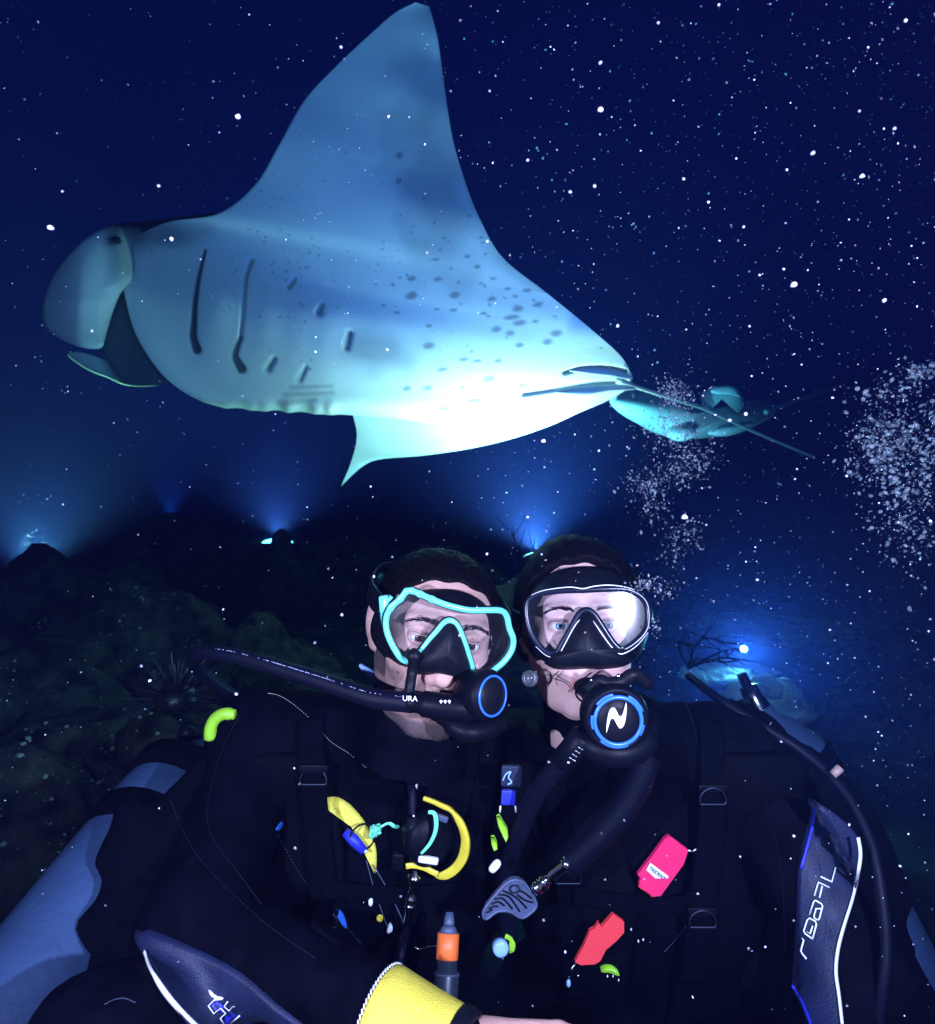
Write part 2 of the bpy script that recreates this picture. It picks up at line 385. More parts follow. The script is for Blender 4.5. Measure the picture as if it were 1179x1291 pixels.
# ------------------------------------------------------------------ sea urchin
URCH = mat('urchin_black', (.012, .011, .014), .4)
uc = P(222, 880, 1.42)
u = thing('sea_urchin', uc, 'black spiny sea urchin on the near reef left of the man', 'sea urchin')
mesh('shell', lathe(uc - V(0, 0, .03), (0, 0, 1), [(0, .03), (.01, .045), (.03, .05), (.05, .04), (.06, .02), (.062, 0.0001)], 20), URCH, u)
vf = []
random.seed(4)
for k in range(190):
    z = random.uniform(-.35, 1); a = random.uniform(0, 6.283); s = math.sqrt(1-z*z); dr = V(s*math.cos(a), s*math.sin(a), z*.8)
    L = random.uniform(.055, .1); vf.append(tube([uc + dr*.035, uc + dr*(.035+L*.5), uc + dr*(.035+L)], [.0014, .001, .0003], 3))
tag(mesh('spines', join(*vf), URCH, u, False), kind='stuff')
# ------------------------------------------------------------------ sea whips / black coral silhouettes
CORAL = mat('coral_branch', (.001, .001, .0015), .9, spec=.05)
def coral(name, base, tips, label, cat, r=.004, seed=0):
    t = thing(name, base, label, cat); random.seed(seed)
    for e in tips:
        mid = (base+e)/2 + np.random.normal(0, .02, 3) + V(0, 0, .02)
        pts = smooth_path([base, mid, e], 8); vf = [tube(pts, list(np.linspace(r, r*.25, len(pts))), 6)]
        for q in range(7):
            i = random.randint(2, len(pts)-2); d = pts[i+1]-pts[i]; d = d/np.linalg.norm(d)
            dd = d*.06 + np.random.normal(0, .028, 3); pp = [pts[i], pts[i]+dd*.5+np.random.normal(0, .004, 3), pts[i]+dd]
            vf.append(tube(smooth_path(pp, 4), list(np.linspace(r*.5, r*.15, 9)), 5))
        mesh('branch', join(*vf), CORAL, t)
coral('black_coral', P(868, 842, 1.75), [P(905, 806, 1.78), P(930, 818, 1.8), P(960, 836, 1.75), P(885, 815, 1.8), P(855, 808, 1.82), P(912, 836, 1.8)], 'dark branching coral in front of the right-hand lamp', 'coral', .0045, 5)
coral('black_coral', P(662, 760, 2.3), [P(646, 672, 2.3), P(655, 690, 2.32), P(668, 680, 2.3), P(640, 700, 2.3)], 'thin dark coral left of the lamp glow behind the womans head', 'coral', .004, 6)
# ------------------------------------------------------------------ seabed lamps
def emis(name, col, s):
    m = bpy.data.materials.new(name); m.use_nodes = True; b = m.node_tree.nodes['Principled BSDF']; b.inputs['Base Color'].default_value = (.8, .8, .8, 1)
    b.inputs['Emission Color'].default_value = (*col, 1); b.inputs['Emission Strength'].default_value = s; return m
LENS = emis('lit_lens', (.35, .85, 1), 9)
def floodlight(c, aim, power, label, col=(.32, .75, 1), size=95, r=.05, lens=LENS, wide=1.0, blend=.9):
    t = thing('seabed_floodlight', c, label, 'underwater lamp', 'lamps set on the reef to draw the manta rays')
    aim = np.asarray(aim, float); ax = (aim - c)/np.linalg.norm(aim - c)
    mesh('housing', lathe(c - ax*.10, ax, [(0, r*.6), (.01, r*.75), (.06, r*.8), (.075, r*1.12), (.10, r*1.15), (.10, r*1.0), (.092, r*.98), (.09, .0001)], 24), PLAST, t)
    mesh('lens', lathe(c, ax, [(-.006, r*.96), (.004, r*.95), (r*.16, r*.75), (r*.24, r*.4), (r*.27, .0001)], 24), lens, t)
    for s in (-1, 1): mesh('handle', tube([c - ax*.09 + V(s*r, 0, 0), c - ax*.09 + V(s*r*1.5, 0, -.03), c - ax*.03 + V(s*r*1.5, 0, -.03), c - ax*.03 + V(s*r, 0, 0)], .006, 6), PLAST, t)
    lamp('floodlight_beam', 'SPOT', c + ax*.03, power, col, .04, aim, size, blend, t)
    return t
floodlight(P(350, 684, 4.42), P(350, 500, 4.45), 800, 'brightest lamp on the ridge showing as a strip between two boulders', col=(1, .8, .7), size=150, r=.11, lens=emis('strip_lens', (.3, .9, 1), 16))
floodlight(P(38, 728, 3.75), P(100, 440, 2.55), 300, 'lamp glowing behind the rounded boulder at the far left', col=(1, 1, .42), size=50)
lamp('upward_beam', 'SPOT', P(38, 724, 3.75), 420, (1, .75, .75), .05, P(38, 400, 3.8), 150, 1)
floodlight(P(215, 656, 6.4), P(215, 300, 6.6), 300, 'faint distant lamp behind the broad ridge boulder')
floodlight(P(676, 700, 3.75), P(660, 450, 3.8), 700, 'lamp glinting beside the top of the womans hair', col=(.8, 1, .85), size=160, r=.035, lens=emis('small_lens', (.2, .9, 1), 20))
floodlight(P(938, 818, 2.45), P(945, 905, 2.02), 42, 'bright lamp under the overhanging ledge on the right', size=150, r=.013, lens=emis('bright_lens', (.5, .95, 1), 30))
KEY = P(672, 702, 2.48)
floodlight(KEY, P(610, 500, 2.75), 225, 'strong lamp on the reef hidden behind the two divers heads', col=(1, .86, .62), size=140, r=.05, blend=1)
floodlight(P(748, 842, 1.8), P(590, 200, 2.2), 95, 'added bluish fill lamp for the manta wing, hidden behind the head of the woman', col=(.03, .19, 1), size=74, r=.05)  # unseen fill lamp, added to give the upper wing its blue light
for (px, py, d, s, seed, l) in [(676, 728, 2.60, .25, 51, 'rock carrying the strong lamp behind the divers')]:
    o = boulder(px, py, d, (.30, .25, .40), seed, l)

# ================================================================== manta rays
BELLY = mat('manta_belly', (.66, .70, .70), .5, var=.05, vscale=4, bump=.2, bscale=140, spec=.3)
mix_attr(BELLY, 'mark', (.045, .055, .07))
BACK = mat('manta_back', (.018, .022, .032), .5, bump=.3, bscale=60)
MOUTH = mat('manta_mouth', (.03, .045, .10), .55)
ST = [ # leading edge px,py,d ; trailing edge px,py,d ; core thickness, ventral bulge
 (524, 3, 2.14, 541, 8, 2.15, .004, 0), (497, 17, 2.15, 551, 44, 2.17, .012, 0), (470, 40, 2.16, 557, 84, 2.2, .02, 0), (425, 82, 2.18, 564, 135, 2.22, .025, 0), (384, 126, 2.2, 572, 180, 2.25, .035, .0),
 (352, 182, 2.22, 586, 228, 2.28, .045, .0), (322, 232, 2.25, 605, 276, 2.3, .06, .01), (275, 269, 2.27, 634, 325, 2.34, .09, .02), (205, 282, 2.29, 690, 370, 2.38, .14, .03), (150, 318, 2.31, 745, 415, 2.42, .19, .04),
 (158, 368, 2.31, 785, 452, 2.47, .22, .04), (176, 425, 2.35, 797, 482, 2.52, .2, .035), (213, 477, 2.41, 770, 503, 2.57, .15, .02), (258, 505, 2.47, 733, 519, 2.6, .1, .01), (305, 514, 2.58, 700, 534, 2.68, .07, 0), (375, 516, 2.7, 668, 546, 2.78, .05, 0),
 (434, 513, 2.84, 635, 556, 2.88, .04, 0), (448, 535, 2.96, 585, 567, 2.98, .03, 0), (449, 560, 3.06, 528, 575, 3.07, .02, 0), (440, 590, 3.15, 468, 582, 3.16, .012, 0), (430, 613, 3.22, 432, 611, 3.22, .003, 0)]
ST = [s[:7] + (s[7]*.3,) for s in ST]
L0 = np.array([P(*s[:3]) for s in ST]); T0 = np.array([P(*s[3:6]) for s in ST]); C0 = np.array([s[6:] for s in ST])
def cr(A, t):
    n = len(A); i = np.clip(np.floor(t).astype(int), 0, n-2); f = (t-i)[:, None]
    p0, p1, p2, p3 = A[np.maximum(i-1, 0)], A[i], A[i+1], A[np.minimum(i+2, n-1)]
    return .5*((2*p1)+(-p0+p2)*f+(2*p0-5*p1+4*p2-p3)*f*f+(-p0+3*p1-3*p2+p3)*f**3)
def manta_grid(nu, nv):
    t = np.linspace(0, len(ST)-1, nu); A, B, C = cr(L0, t), cr(T0, t), cr(C0, t)
    s = np.linspace(0, 1, nv); s = .5-.5*np.cos(np.pi*s)*.35 - .5*(1-2*s)*.65
    G = A[:, None, :]*(1-s)[None, :, None] + B[:, None, :]*s[None, :, None]
    du = np.gradient(G, axis=0); dv = np.gradient(G, axis=1); n = np.cross(dv, du)
    n /= np.linalg.norm(n, axis=2, keepdims=True)+1e-9
    k = np.ones(9)/9
    m = n[nu//3, nv//2]; 
    if m[1] > 0: n = -n                       # ventral normals look at the camera side / down
    prof = np.clip(np.sin(np.pi*s**.75), 0, 1)
    bell = np.clip(C[:, 1], 0, 1)[:, None]*prof[None]
    return t, s, G + n*bell[..., None], n, np.clip(C[:, 0], .002, 1)[:, None]*(prof**.6)[None]
def grid_faces(nu, nv, flip=False):
    i, j = np.meshgrid(np.arange(nu-1), np.arange(nv-1), indexing='ij'); a = (i*nv+j).ravel(); q = np.stack([a, a+1, a+nv+1, a+nv], 1)
    return q[:, ::-1] if flip else q
nu, nv = 620, 440
tt, ss_, G, NN, TH = manta_grid(nu, nv)
gx = CX + G[..., 0]/G[..., 1]*FPX; gy = CY - (G[..., 2]-CAMZ)/G[..., 1]*FPX
mark = np.zeros((nu, nv)); groove = np.zeros((nu, nv))
wob = np.array([[noise.noise((gx[i, j]*.03, gy[i, j]*.03, 0)) for j in range(0, nv, 4)] for i in range(0, nu, 4)])
ia, ja = np.arange(nu)/4, np.arange(nv)/4; i0, j0 = np.minimum(ia.astype(int), wob.shape[0]-2), np.minimum(ja.astype(int), wob.shape[1]-2); fi, fj = np.clip(ia-i0, 0, 1)[:, None], np.clip(ja-j0, 0, 1)[None]
wob = (wob[i0][:, j0]*(1-fi)*(1-fj) + wob[i0+1][:, j0]*fi*(1-fj) + wob[i0][:, j0+1]*(1-fi)*fj + wob[i0+1][:, j0+1]*fi*fj)
def seg_d(pts):
    D = np.full((nu, nv), 1e9); Tm = np.zeros((nu, nv)); n = len(pts)-1
    for k in range(n):
        a, b = np.array(pts[k], float), np.array(pts[k+1], float); d = b-a; t = np.clip(((gx-a[0])*d[0]+(gy-a[1])*d[1])/(d@d), 0, 1)
        e = np.hypot(gx-a[0]-d[0]*t, gy-a[1]-d[1]*t); m = e < D; D = np.where(m, e, D); Tm = np.where(m, (k+t)/n, Tm)
    return D, Tm
def slit(pts, w0, w1, amt=1, deep=.0025, soft=2.6):
    global mark, groove
    D, T = seg_d([tuple(q) for q in smooth_path([V(*p) for p in pts], 5)]); w = w0+(w1-w0)*T; f = np.clip(1-(D-w)/soft, 0, 1)
    mark = np.maximum(mark, f*amt); groove += deep*np.exp(-(D/(w+1.6))**2) 
slit([(259, 316), (252, 345), (247, 378), (245, 405), (244, 425), (249, 441)], .7, 4.6)
slit([(317, 329), (310, 352), (307, 395), (303, 425)], 1.6, .3, .6, .008); slit([(304, 425), (297, 448), (305, 465)], 1.2, 5, .95)
slit([(372, 352), (365, 362)], 1, 2.2, .6, .006); slit([(407, 384), (403, 394)], 1, 3, .7, .006); slit([(441, 420), (437, 438)], 2.6, 2.6, .8, .006)
slit([(346, 452), (338, 465)], 1.5, 3, .55, .006); slit([(386, 462), (378, 478)], 1, 2.5, .4, .005)
for a, b, c in [((366, 488), (418, 486), 1.2), ((358, 497), (420, 494), 1.6), ((352, 507), (398, 503), 2.2)]: slit([a, ((a[0]+b[0])/2, a[1]-1.5), b], c, .6, .3, .001, 3.5)
slit([(712, 470), (735, 464), (765, 464), (790, 469)], .5, 2.2, .8, .02, 1.5); slit([(660, 498), (700, 492), (750, 484), (795, 484)], .4, 1.8, .7, .015, 2)
SP = [(654, 389, 7, 4), (655, 407, 8, 3.5), (643, 420, 6, 4), (626, 415, 7, 4.5), (655, 435, 5, 3), (678, 384, 6, 4), (701, 420, 7, 4), (690, 431, 6, 4), (620, 377, 5, 2.5), (640, 364, 4, 2), (665, 366, 6, 2.5), (602, 336, 4, 2.5), (589, 323, 5, 3), (622, 351, 4, 2),
 (602, 455, 6, 2.5), (617, 478, 8, 4), (658, 486, 6, 2.5), (585, 453, 5, 2), (519, 373, 7, 4), (573, 372, 6, 4), (519, 351, 5, 3), (552, 352, 6, 3.5), (540, 436, 7, 4), (557, 466, 7, 3), (540, 489, 6, 3), (513, 490, 5, 3), (504, 196, 5, 5), (503, 228, 4, 4), (549, 327, 6, 2), (572, 391, 5, 2), (628, 455, 4, 2),
 (600, 505, 9, 2.5), (560, 515, 8, 2), (640, 512, 8, 2.5), (610, 535, 10, 2), (535, 250, 4, 3), (548, 280, 3, 2), (560, 300, 4, 2), (610, 395, 4, 2), (675, 405, 4, 2), (645, 400, 10, 3)]
random.seed(11)
for k in range(46): SP.append((random.gauss(600, 65), random.gauss(350, 50), random.uniform(1.5, 3.5), random.uniform(1, 2)))
for k in range(70): SP.append((random.gauss(370, 45), random.gauss(350, 55), random.uniform(.8, 2.0), random.uniform(.6, 1.2)))
for k in range(160): SP.append((random.uniform(180, 720), random.uniform(120, 540), random.uniform(.5, 1.3), random.uniform(.5, 1.0)))
for k in range(25): SP.append((random.gauss(545, 25), random.gauss(240, 50), random.uniform(.8, 2), random.uniform(.8, 1.5)))
for (x, y, a, b) in SP:
    e = np.sqrt(((gx-x)/a)**2+((gy-y+(gx-x)*.12)/b)**2) + wob*.5; mark = np.maximum(mark, .62*np.clip(1.9-e*1.35, 0, 1))
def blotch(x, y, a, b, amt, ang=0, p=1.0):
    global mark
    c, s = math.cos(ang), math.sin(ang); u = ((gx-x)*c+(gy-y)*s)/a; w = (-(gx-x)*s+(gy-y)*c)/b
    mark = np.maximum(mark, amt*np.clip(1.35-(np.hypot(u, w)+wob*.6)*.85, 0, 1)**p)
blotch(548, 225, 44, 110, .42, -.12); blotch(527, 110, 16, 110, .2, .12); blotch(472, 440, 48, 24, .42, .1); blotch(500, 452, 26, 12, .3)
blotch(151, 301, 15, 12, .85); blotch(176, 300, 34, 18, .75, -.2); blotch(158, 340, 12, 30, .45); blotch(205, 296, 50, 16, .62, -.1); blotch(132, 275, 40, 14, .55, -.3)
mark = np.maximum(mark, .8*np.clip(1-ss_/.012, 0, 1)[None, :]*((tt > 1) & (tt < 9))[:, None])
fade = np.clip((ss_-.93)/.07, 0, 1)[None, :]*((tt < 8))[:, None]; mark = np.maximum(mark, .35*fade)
# gill-pouch relief and ruffled far gill edge
for k, (x, y) in enumerate([(275, 385), (335, 400), (375, 420), (410, 440)]): groove -= .008*np.exp(-((gx-x)/24)**2-((gy-y)/60)**2)
lip = np.exp(-((tt-11.5)/1.6)**2)[:, None]*np.exp(-(ss_/.05)**2)[None]; groove -= .02*lip
for k in range(6): groove -= (.006+.010*(k/5))*np.exp(-((gx-(285+k*27+6*math.sin(k*2)))/9)**2-((gy-513)/8)**2)
#(gx*.45)*np.exp(-((gy-500)/16)**2)*np.exp(-((gx-390)/50)**2)*3
G2 = G - NN*groove[..., None]
mroot_c = P(480, 430, 2.5)
manta = thing('manta_ray', mroot_c, 'huge manta ray gliding overhead with its white spotted belly lit from below', 'manta ray')
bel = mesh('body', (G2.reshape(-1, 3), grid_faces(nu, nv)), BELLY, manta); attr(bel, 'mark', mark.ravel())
t2, s2, Gd, Nd, Td = manta_grid(200, 120)
mesh('back', ((Gd - Nd*Td[..., None]).reshape(-1, 3), grid_faces(200, 120, True)), BACK, manta)
# tail
tp = smooth_path([P(780, 480, 2.47), P(812, 491, 2.56), P(850, 503, 2.66), P(890, 516, 2.78), P(955, 546, 2.9), P(1027, 577, 3.02)], 8)
mesh('tail', tube(tp, list(np.interp(np.linspace(0, 1, len(tp)), [0, .15, .5, 1], [.016, .009, .009, .005])), 8), mat('tail_skin', (.75, .8, .8), .5), manta)
# cephalic fins and mouth: lofted lobes (outline in the fin's own plane, with thickness)
def lobe(name, outline, dfun, th, m, parent, n=14, bulge=.0, markf=None):
    pts = smooth_path([V(x, y) for x, y in outline], 6, True); c = np.mean(pts, 0); K = len(pts); vs, fs = [], []
    for side in (1, -1):
        for r in range(n+1):
            f = 1 - (r/n); 
            for p in pts:
                q = c + (p-c)*f; d = dfun(q[0], q[1]); w = math.sqrt(max(0, 1-f**3))
                vs.append(P(q[0], q[1], d - side*th*w*.5 - bulge*(1-f*f)))
    for s in (0, 1):
        o = s*(n+1)*K
        for r in range(n):
            for k in range(K):
                a, b = o+r*K+k, o+r*K+(k+1) % K; q = (a, b, b+K, a+K); fs.append(q if s == 0 else q[::-1])
    for k in range(K): fs.append((k, (n+1)*K+k, (n+1)*K+(k+1) % K, (k+1) % K))
    ob = mesh(name, (vs, fs), m, parent)
    if markf is not None: attr(ob, 'mark', [markf(*px_of(v)) for v in vs])
    return ob
def mk1(x, y):
    e = min(1, max(0, (300-y)/30))*.75 + .55*min(1, max(0, (x-128)/22))*min(1, max(0, (372-y)/30)) + .9*max(0, 1-math.hypot((x-140)/14, (y-303)/11)); return min(1, max(0, e) + (.5 if x < 75+(y-285)*-.25 and y < 350 else 0))
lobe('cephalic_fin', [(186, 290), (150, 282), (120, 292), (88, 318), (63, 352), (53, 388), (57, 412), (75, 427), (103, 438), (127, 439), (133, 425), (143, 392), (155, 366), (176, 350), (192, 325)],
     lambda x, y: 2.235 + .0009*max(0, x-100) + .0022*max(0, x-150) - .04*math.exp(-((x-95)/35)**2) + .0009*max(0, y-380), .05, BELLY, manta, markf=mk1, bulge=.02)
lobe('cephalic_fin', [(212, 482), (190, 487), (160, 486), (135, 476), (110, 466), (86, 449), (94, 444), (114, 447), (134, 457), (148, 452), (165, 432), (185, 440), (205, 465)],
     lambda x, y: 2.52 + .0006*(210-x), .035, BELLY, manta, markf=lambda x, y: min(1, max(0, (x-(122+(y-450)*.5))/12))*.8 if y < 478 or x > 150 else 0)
lobe('mouth_lining', [(156, 362), (166, 368), (180, 410), (206, 455), (214, 482), (190, 486), (160, 484), (140, 462), (128, 440), (134, 415), (144, 385)], lambda x, y: 2.49 + .0003*(x-130), .03, MOUTH, manta, bulge=-.02)
lobe('head_crown', [(290, 268), (240, 272), (180, 279), (138, 284), (112, 298), (118, 312), (150, 330), (200, 325), (260, 300)], lambda x, y: 2.42, .18, BACK, manta, bulge=-.03)
ec = P(146, 303, 2.205); mesh('eye', rock_vf(ec, (.018, .015, .014), 3, 3, .02), mat('manta_eye', (.01, .01, .012), .1), manta)
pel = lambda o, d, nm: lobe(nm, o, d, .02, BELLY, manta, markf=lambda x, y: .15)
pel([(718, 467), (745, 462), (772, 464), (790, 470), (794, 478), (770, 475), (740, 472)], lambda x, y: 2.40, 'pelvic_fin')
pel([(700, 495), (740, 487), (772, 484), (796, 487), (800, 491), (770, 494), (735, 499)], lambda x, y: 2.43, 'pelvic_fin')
# second, distant manta
m2c = P(880, 530, 4.6); m2 = thing('manta_ray', m2c, 'distant greenish manta ray passing behind the tail of the big one', 'manta ray')
BELLY2 = BELLY
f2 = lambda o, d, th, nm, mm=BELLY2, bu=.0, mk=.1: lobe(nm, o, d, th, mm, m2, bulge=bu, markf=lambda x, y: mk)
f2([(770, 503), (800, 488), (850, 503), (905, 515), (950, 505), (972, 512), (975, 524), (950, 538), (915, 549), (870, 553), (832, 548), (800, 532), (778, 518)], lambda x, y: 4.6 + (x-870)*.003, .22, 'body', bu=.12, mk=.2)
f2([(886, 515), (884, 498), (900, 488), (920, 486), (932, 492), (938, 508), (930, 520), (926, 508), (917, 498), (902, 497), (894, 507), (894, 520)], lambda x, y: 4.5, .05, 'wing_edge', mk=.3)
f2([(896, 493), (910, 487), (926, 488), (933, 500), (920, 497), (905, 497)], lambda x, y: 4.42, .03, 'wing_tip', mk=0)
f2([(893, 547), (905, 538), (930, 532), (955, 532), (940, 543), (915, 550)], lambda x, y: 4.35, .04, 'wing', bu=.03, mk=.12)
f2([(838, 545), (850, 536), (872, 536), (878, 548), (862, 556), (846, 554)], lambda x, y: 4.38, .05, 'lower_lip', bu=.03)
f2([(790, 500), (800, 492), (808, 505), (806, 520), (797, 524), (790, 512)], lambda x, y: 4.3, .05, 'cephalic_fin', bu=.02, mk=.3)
mesh('tail', tube(smooth_path([P(965, 520, 4.7), P(985, 512, 4.8), P(1020, 500, 5), P(1062, 486, 5.2)], 6), list(np.linspace(.02, .006, 19)), 6), BELLY2, m2)
lamp('distant_manta_fill', 'SPOT', P(862, 600, 4.1), 12, (1, .8, .9), .05, P(872, 525, 4.55), 85, 1)  # unseen spot without a fixture, added to light the second manta
# ================================================================== divers: heads
SKIN_M = mat('skin_man', (.56, .33, .28), .58, var=.12, vscale=45, bump=.45, bscale=650, spec=.16)
SKIN_W = mat('skin_woman', (.68, .42, .38), .55, var=.08, vscale=45, bump=.3, bscale=650, spec=.16)
for m, dk in ((SKIN_M, (.03, .028, .035)), (SKIN_W, (.3, .12, .11))):
    m.node_tree.nodes['Principled BSDF'].inputs['Subsurface Weight'].default_value = .08
    m.node_tree.nodes['Principled BSDF'].inputs['Subsurface Radius'].default_value = (.01, .004, .002)
    mix_attr(m, 'stub', dk); 
def chain_mix(m, name, col):      # second attribute on top of the first
    N = m.node_tree; b = N.nodes['Principled BSDF']; src = b.inputs['Base Color'].links[0].from_socket
    a = N.nodes.new('ShaderNodeAttribute'); a.attribute_name = name; x = N.nodes.new('ShaderNodeMix'); x.data_type = 'RGBA'
    N.links.new(a.outputs['Fac'], x.inputs['Factor']); N.links.new(src, x.inputs[6]); x.inputs[7].default_value = (*col, 1); N.links.new(x.outputs[2], b.inputs['Base Color'])
for m in (SKIN_M, SKIN_W): chain_mix(m, 'lip', (.50, .14, .14))
HAIR = mat('dark_hair', (.0035, .003, .005), .5, bump=1, bscale=250, spec=.04)
STUBB = mat('stubble_hair', (.09, .085, .10), .5, spec=.3)
EYEW = mat('eye_white', (.7, .7, .72), .12, coat=.5, bump=0); IRISD = mat('dark_iris', (.05, .025, .015), .15); IRISB = mat('blue_grey_iris', (.09, .14, .19), .15); PUP = mat('pupil', (.004, .004, .004), .05)
def sd(*a): return np.array(a, float)
def build_head(who, origin, R, skin, woman=False, iris=IRISD):
    R = np.array(R); s = .97 if woman else 1.0
    F = Field((-.105, -.14, -.21), (.105, .13, .135), .0017)
    F.add(F.ell((0, .015, .03), (.076, .098, .088 if woman else .069)))
    F.add(F.ell((0, -.025, -.02), (.064, .070, .085)), .03)
    F.add(F.ell((0, -.035, -.075), (.047 if woman else .052, .052, .045)), .03)          # jaw
    F.add(F.cap((-.014, -.078, -.103), (.014, -.078, -.103), .016, .016), .03)               # chin
    for q in (-1, 1):
        F.add(F.ell((q*.040, -.066, -.030), (.022, .020, .020)), .025)                          # cheekbone
        F.add(F.cap((q*.050, .0, -.05), (q*.036, -.045, -.095), .020, .014), .03)             # jaw line
        F.add(F.cap((q*.014, -.091, .021), (q*.046, -.078, .019), .0075 if woman else .009, .007), .012)   # brow ridge
        F.sub(F.ell((q*.032, -.104, .001), (.018, .017, .0125)), .014)                          # eye socket
        F.add(F.ell((q*.0315, -.0795, 0), (.0148, .0148, .0140)), .003)                           # lids
    F.add(F.cap((0, -.090, .012), (0, -.110, -.034), .0065, .0105), .012)                    # nose bridge
    F.add(F.ell((0, -.110, -.038), (.0125, .013, .0105)), .008)
    for q in (-1, 1):
        F.add(F.ell((q*.0125, -.102, -.041), (.0075, .010, .0078)), .006)
        F.sub(F.cap((q*.006, -.106, -.052), (q*.007, -.102, -.042), .0035, .003), .003)
    F.add(F.ell((0, -.088, -.066), (.026, .014, .018)), .02)                                # muzzle
    F.add(F.cap((-.018, -.094, -.0690), (.018, -.094, -.0690), .0045), .006); F.add(F.cap((-.007, -.0985, -.0672), (.007, -.0985, -.0672), .0045), .006)
    F.add(F.cap((-.015, -.095, -.0805), (.015, -.095, -.0805), .0058), .007)
    F.sub(F.cap((-.022, -.104, -.0745), (.022, -.104, -.0745), .0022), .003)
    for q in (-1, 1):   # ears
        Re = rot(0, q*.12, q*-.5)
        F.add(F.ell((q*.081, .016, -.006), (.0075, .019, .032), Re), .008)
        F.add(F.ell((q*.077, .010, -.032), (.006, .010, .012), Re), .005)
        F.sub(F.ell((q*.086, .012, .000), (.0065, .0105, .020), Re), .004)
        F.add(F.cap((q*.084, .022, .010), (q*.084, .019, -.018), .003, .002), .004)
        F.add(F.ell((q*.081, .000, -.010), (.004, .004, .007)), .004)
    F.add(F.cap((0, .022, -.06), (0, .035, -.18), .054 if not woman else .048, .050 if not woman else .044), .03)   # neck
    for q in (-1, 1):
        e = F.ell((q*.0315, -.088, -.0003), (.0128, .014, .0031 if not woman else .0040)); F.sub(e, .0015)
        F.sub(F.ell((q*.0315, -.0795, 0), (.0124, .0124, .0124)))
    v, q = F.mesh(); v = relax(v, q, 1)
    stub = np.zeros(len(v)); lip = np.zeros(len(v))
    x, y, z = v.T
    m = (y < -.02)
    if not woman:
        n = np.array([noise.noise(tuple(p*60)) for p in v])
        stub = m*np.clip((-.045 - z + .35*np.clip(np.abs(x)-.03, 0, 1))/.012, 0, 1)*np.clip((z+.135)/.02, 0, 1)*.62*(.8+.5*n)
        stub = np.maximum(stub, ((np.abs(x) > .058) & (y > -.05) & (y < .0))*np.clip((.05-np.abs(z+.02))/.01, 0, 1)*.9)
    if not woman: stub = np.maximum(stub, np.clip((-.088-z)/.01, 0, 1)*(y < .03)*.88)
    lip = m*np.exp(-((z+.0745)/.0085)**4)*np.clip((.024-np.abs(x))/.006, 0, 1)*(.9 if woman else .75); stub = stub*(1-lip)
    if woman: stub = m*np.exp(-(((np.abs(x)-.0315)/.017)**2+((z-.006)/.006)**2))*.35
    to = lambda p: origin + (np.asarray(p)*s) @ R.T
    hd = mesh('head', (to(v), q), skin, who); attr(hd, 'stub', stub); attr(hd, 'lip', lip)
    for q in (-1, 1):
        ev, ef = rock_vf((0, 0, 0), (.0122,)*3, 1, 4, 0); ev = ev/np.linalg.norm(ev, axis=1)[:, None]*.0121
        c = sd(q*.0315, -.0795, 0); eb = mesh('eye', (to(ev + c), ef), EYEW, who)
        g = sd(-.10 if not woman else -.02, -1, -.02 if not woman else .02); g /= np.linalg.norm(g); g = g*1.0
        lv, lf = lathe(c + g*.0108, g, [(0, .0062), (.0013, .0058), (.0019, .004), (.0021, .0001)], 24); mesh('iris', (to(lv), lf), iris, eb)
        lv, lf = lathe(c + g*.0127, g, [(0, .0026), (.0004, .0022), (.0005, .0001)], 16); mesh('pupil', (to(lv), lf), PUP, eb)
    tr = BVHTree.FromPolygons([tuple(p) for p in v], [tuple(int(i) for i in f) for f in F_last(q_faces=hd)])
    def on(x, z, off=0):
        h = tr.ray_cast(Vector((x, -.3, z)), Vector((0, 1, 0))); return np.array(h[0]) - sd(0, off, 0) if h[0] else sd(x, -.09, z)
    # brows and lashes
    for q in (-1, 1):
        vf = []
        for k in range(150):
            t = random.random(); bx = q*(.013 + .037*t); bz = .0195 + .0055*math.sin(t*2.4) - .006*t*t + random.gauss(0, .0019 if not woman else .0012)*(1-.5*t)
            p = on(bx, bz, .0003); d = sd(q*(.6+.4*t), -.25, .55-.8*t); d /= np.linalg.norm(d); L = random.uniform(.004, .008)
            vf.append(tube([to(p), to(p + d*L*.5 - sd(0, .0006, 0)), to(p + d*L)], [.00042, .0003, .0001], 3, cap=False))
        for k in range(26):
            t = k/25; bx = q*.0315 + (t-.5)*.025; up = math.sqrt(max(0, 1-((t-.5)*2)**2))
            p = sd(bx, -.0925 + .012*abs(t-.5)**2*4, .0045*up); d = sd((t-.5)*.9, -.8, .75); d /= np.linalg.norm(d); L = .006 if woman else .0045
            vf.append(tube([to(p), to(p + d*L*.6), to(p + d*L + sd(0, 0, .0012))], [.0003, .0002, .00008], 3, cap=False))
        mesh('eyebrow', join(*vf), HAIR, who, False)
    if not woman:
        vf = []; pool = np.nonzero((stub > .3) & (y < .02) & (z > -.15))[0]
        for i in np.random.choice(pool, 2600):
            p = v[i]; d = sd(p[0]*4, -.8, -.5) + np.random.normal(0, .45, 3); d /= np.linalg.norm(d)
            vf.append(tube([to(p), to(p + d*random.uniform(.0012, .0028))], [.00026, .0001], 3, cap=False))
        tag(mesh('beard_stubble', join(*vf), STUBB, who, False), kind='stuff')
    return to, hd
def F_last(q_faces): return [p.vertices for p in q_faces.data.polygons]
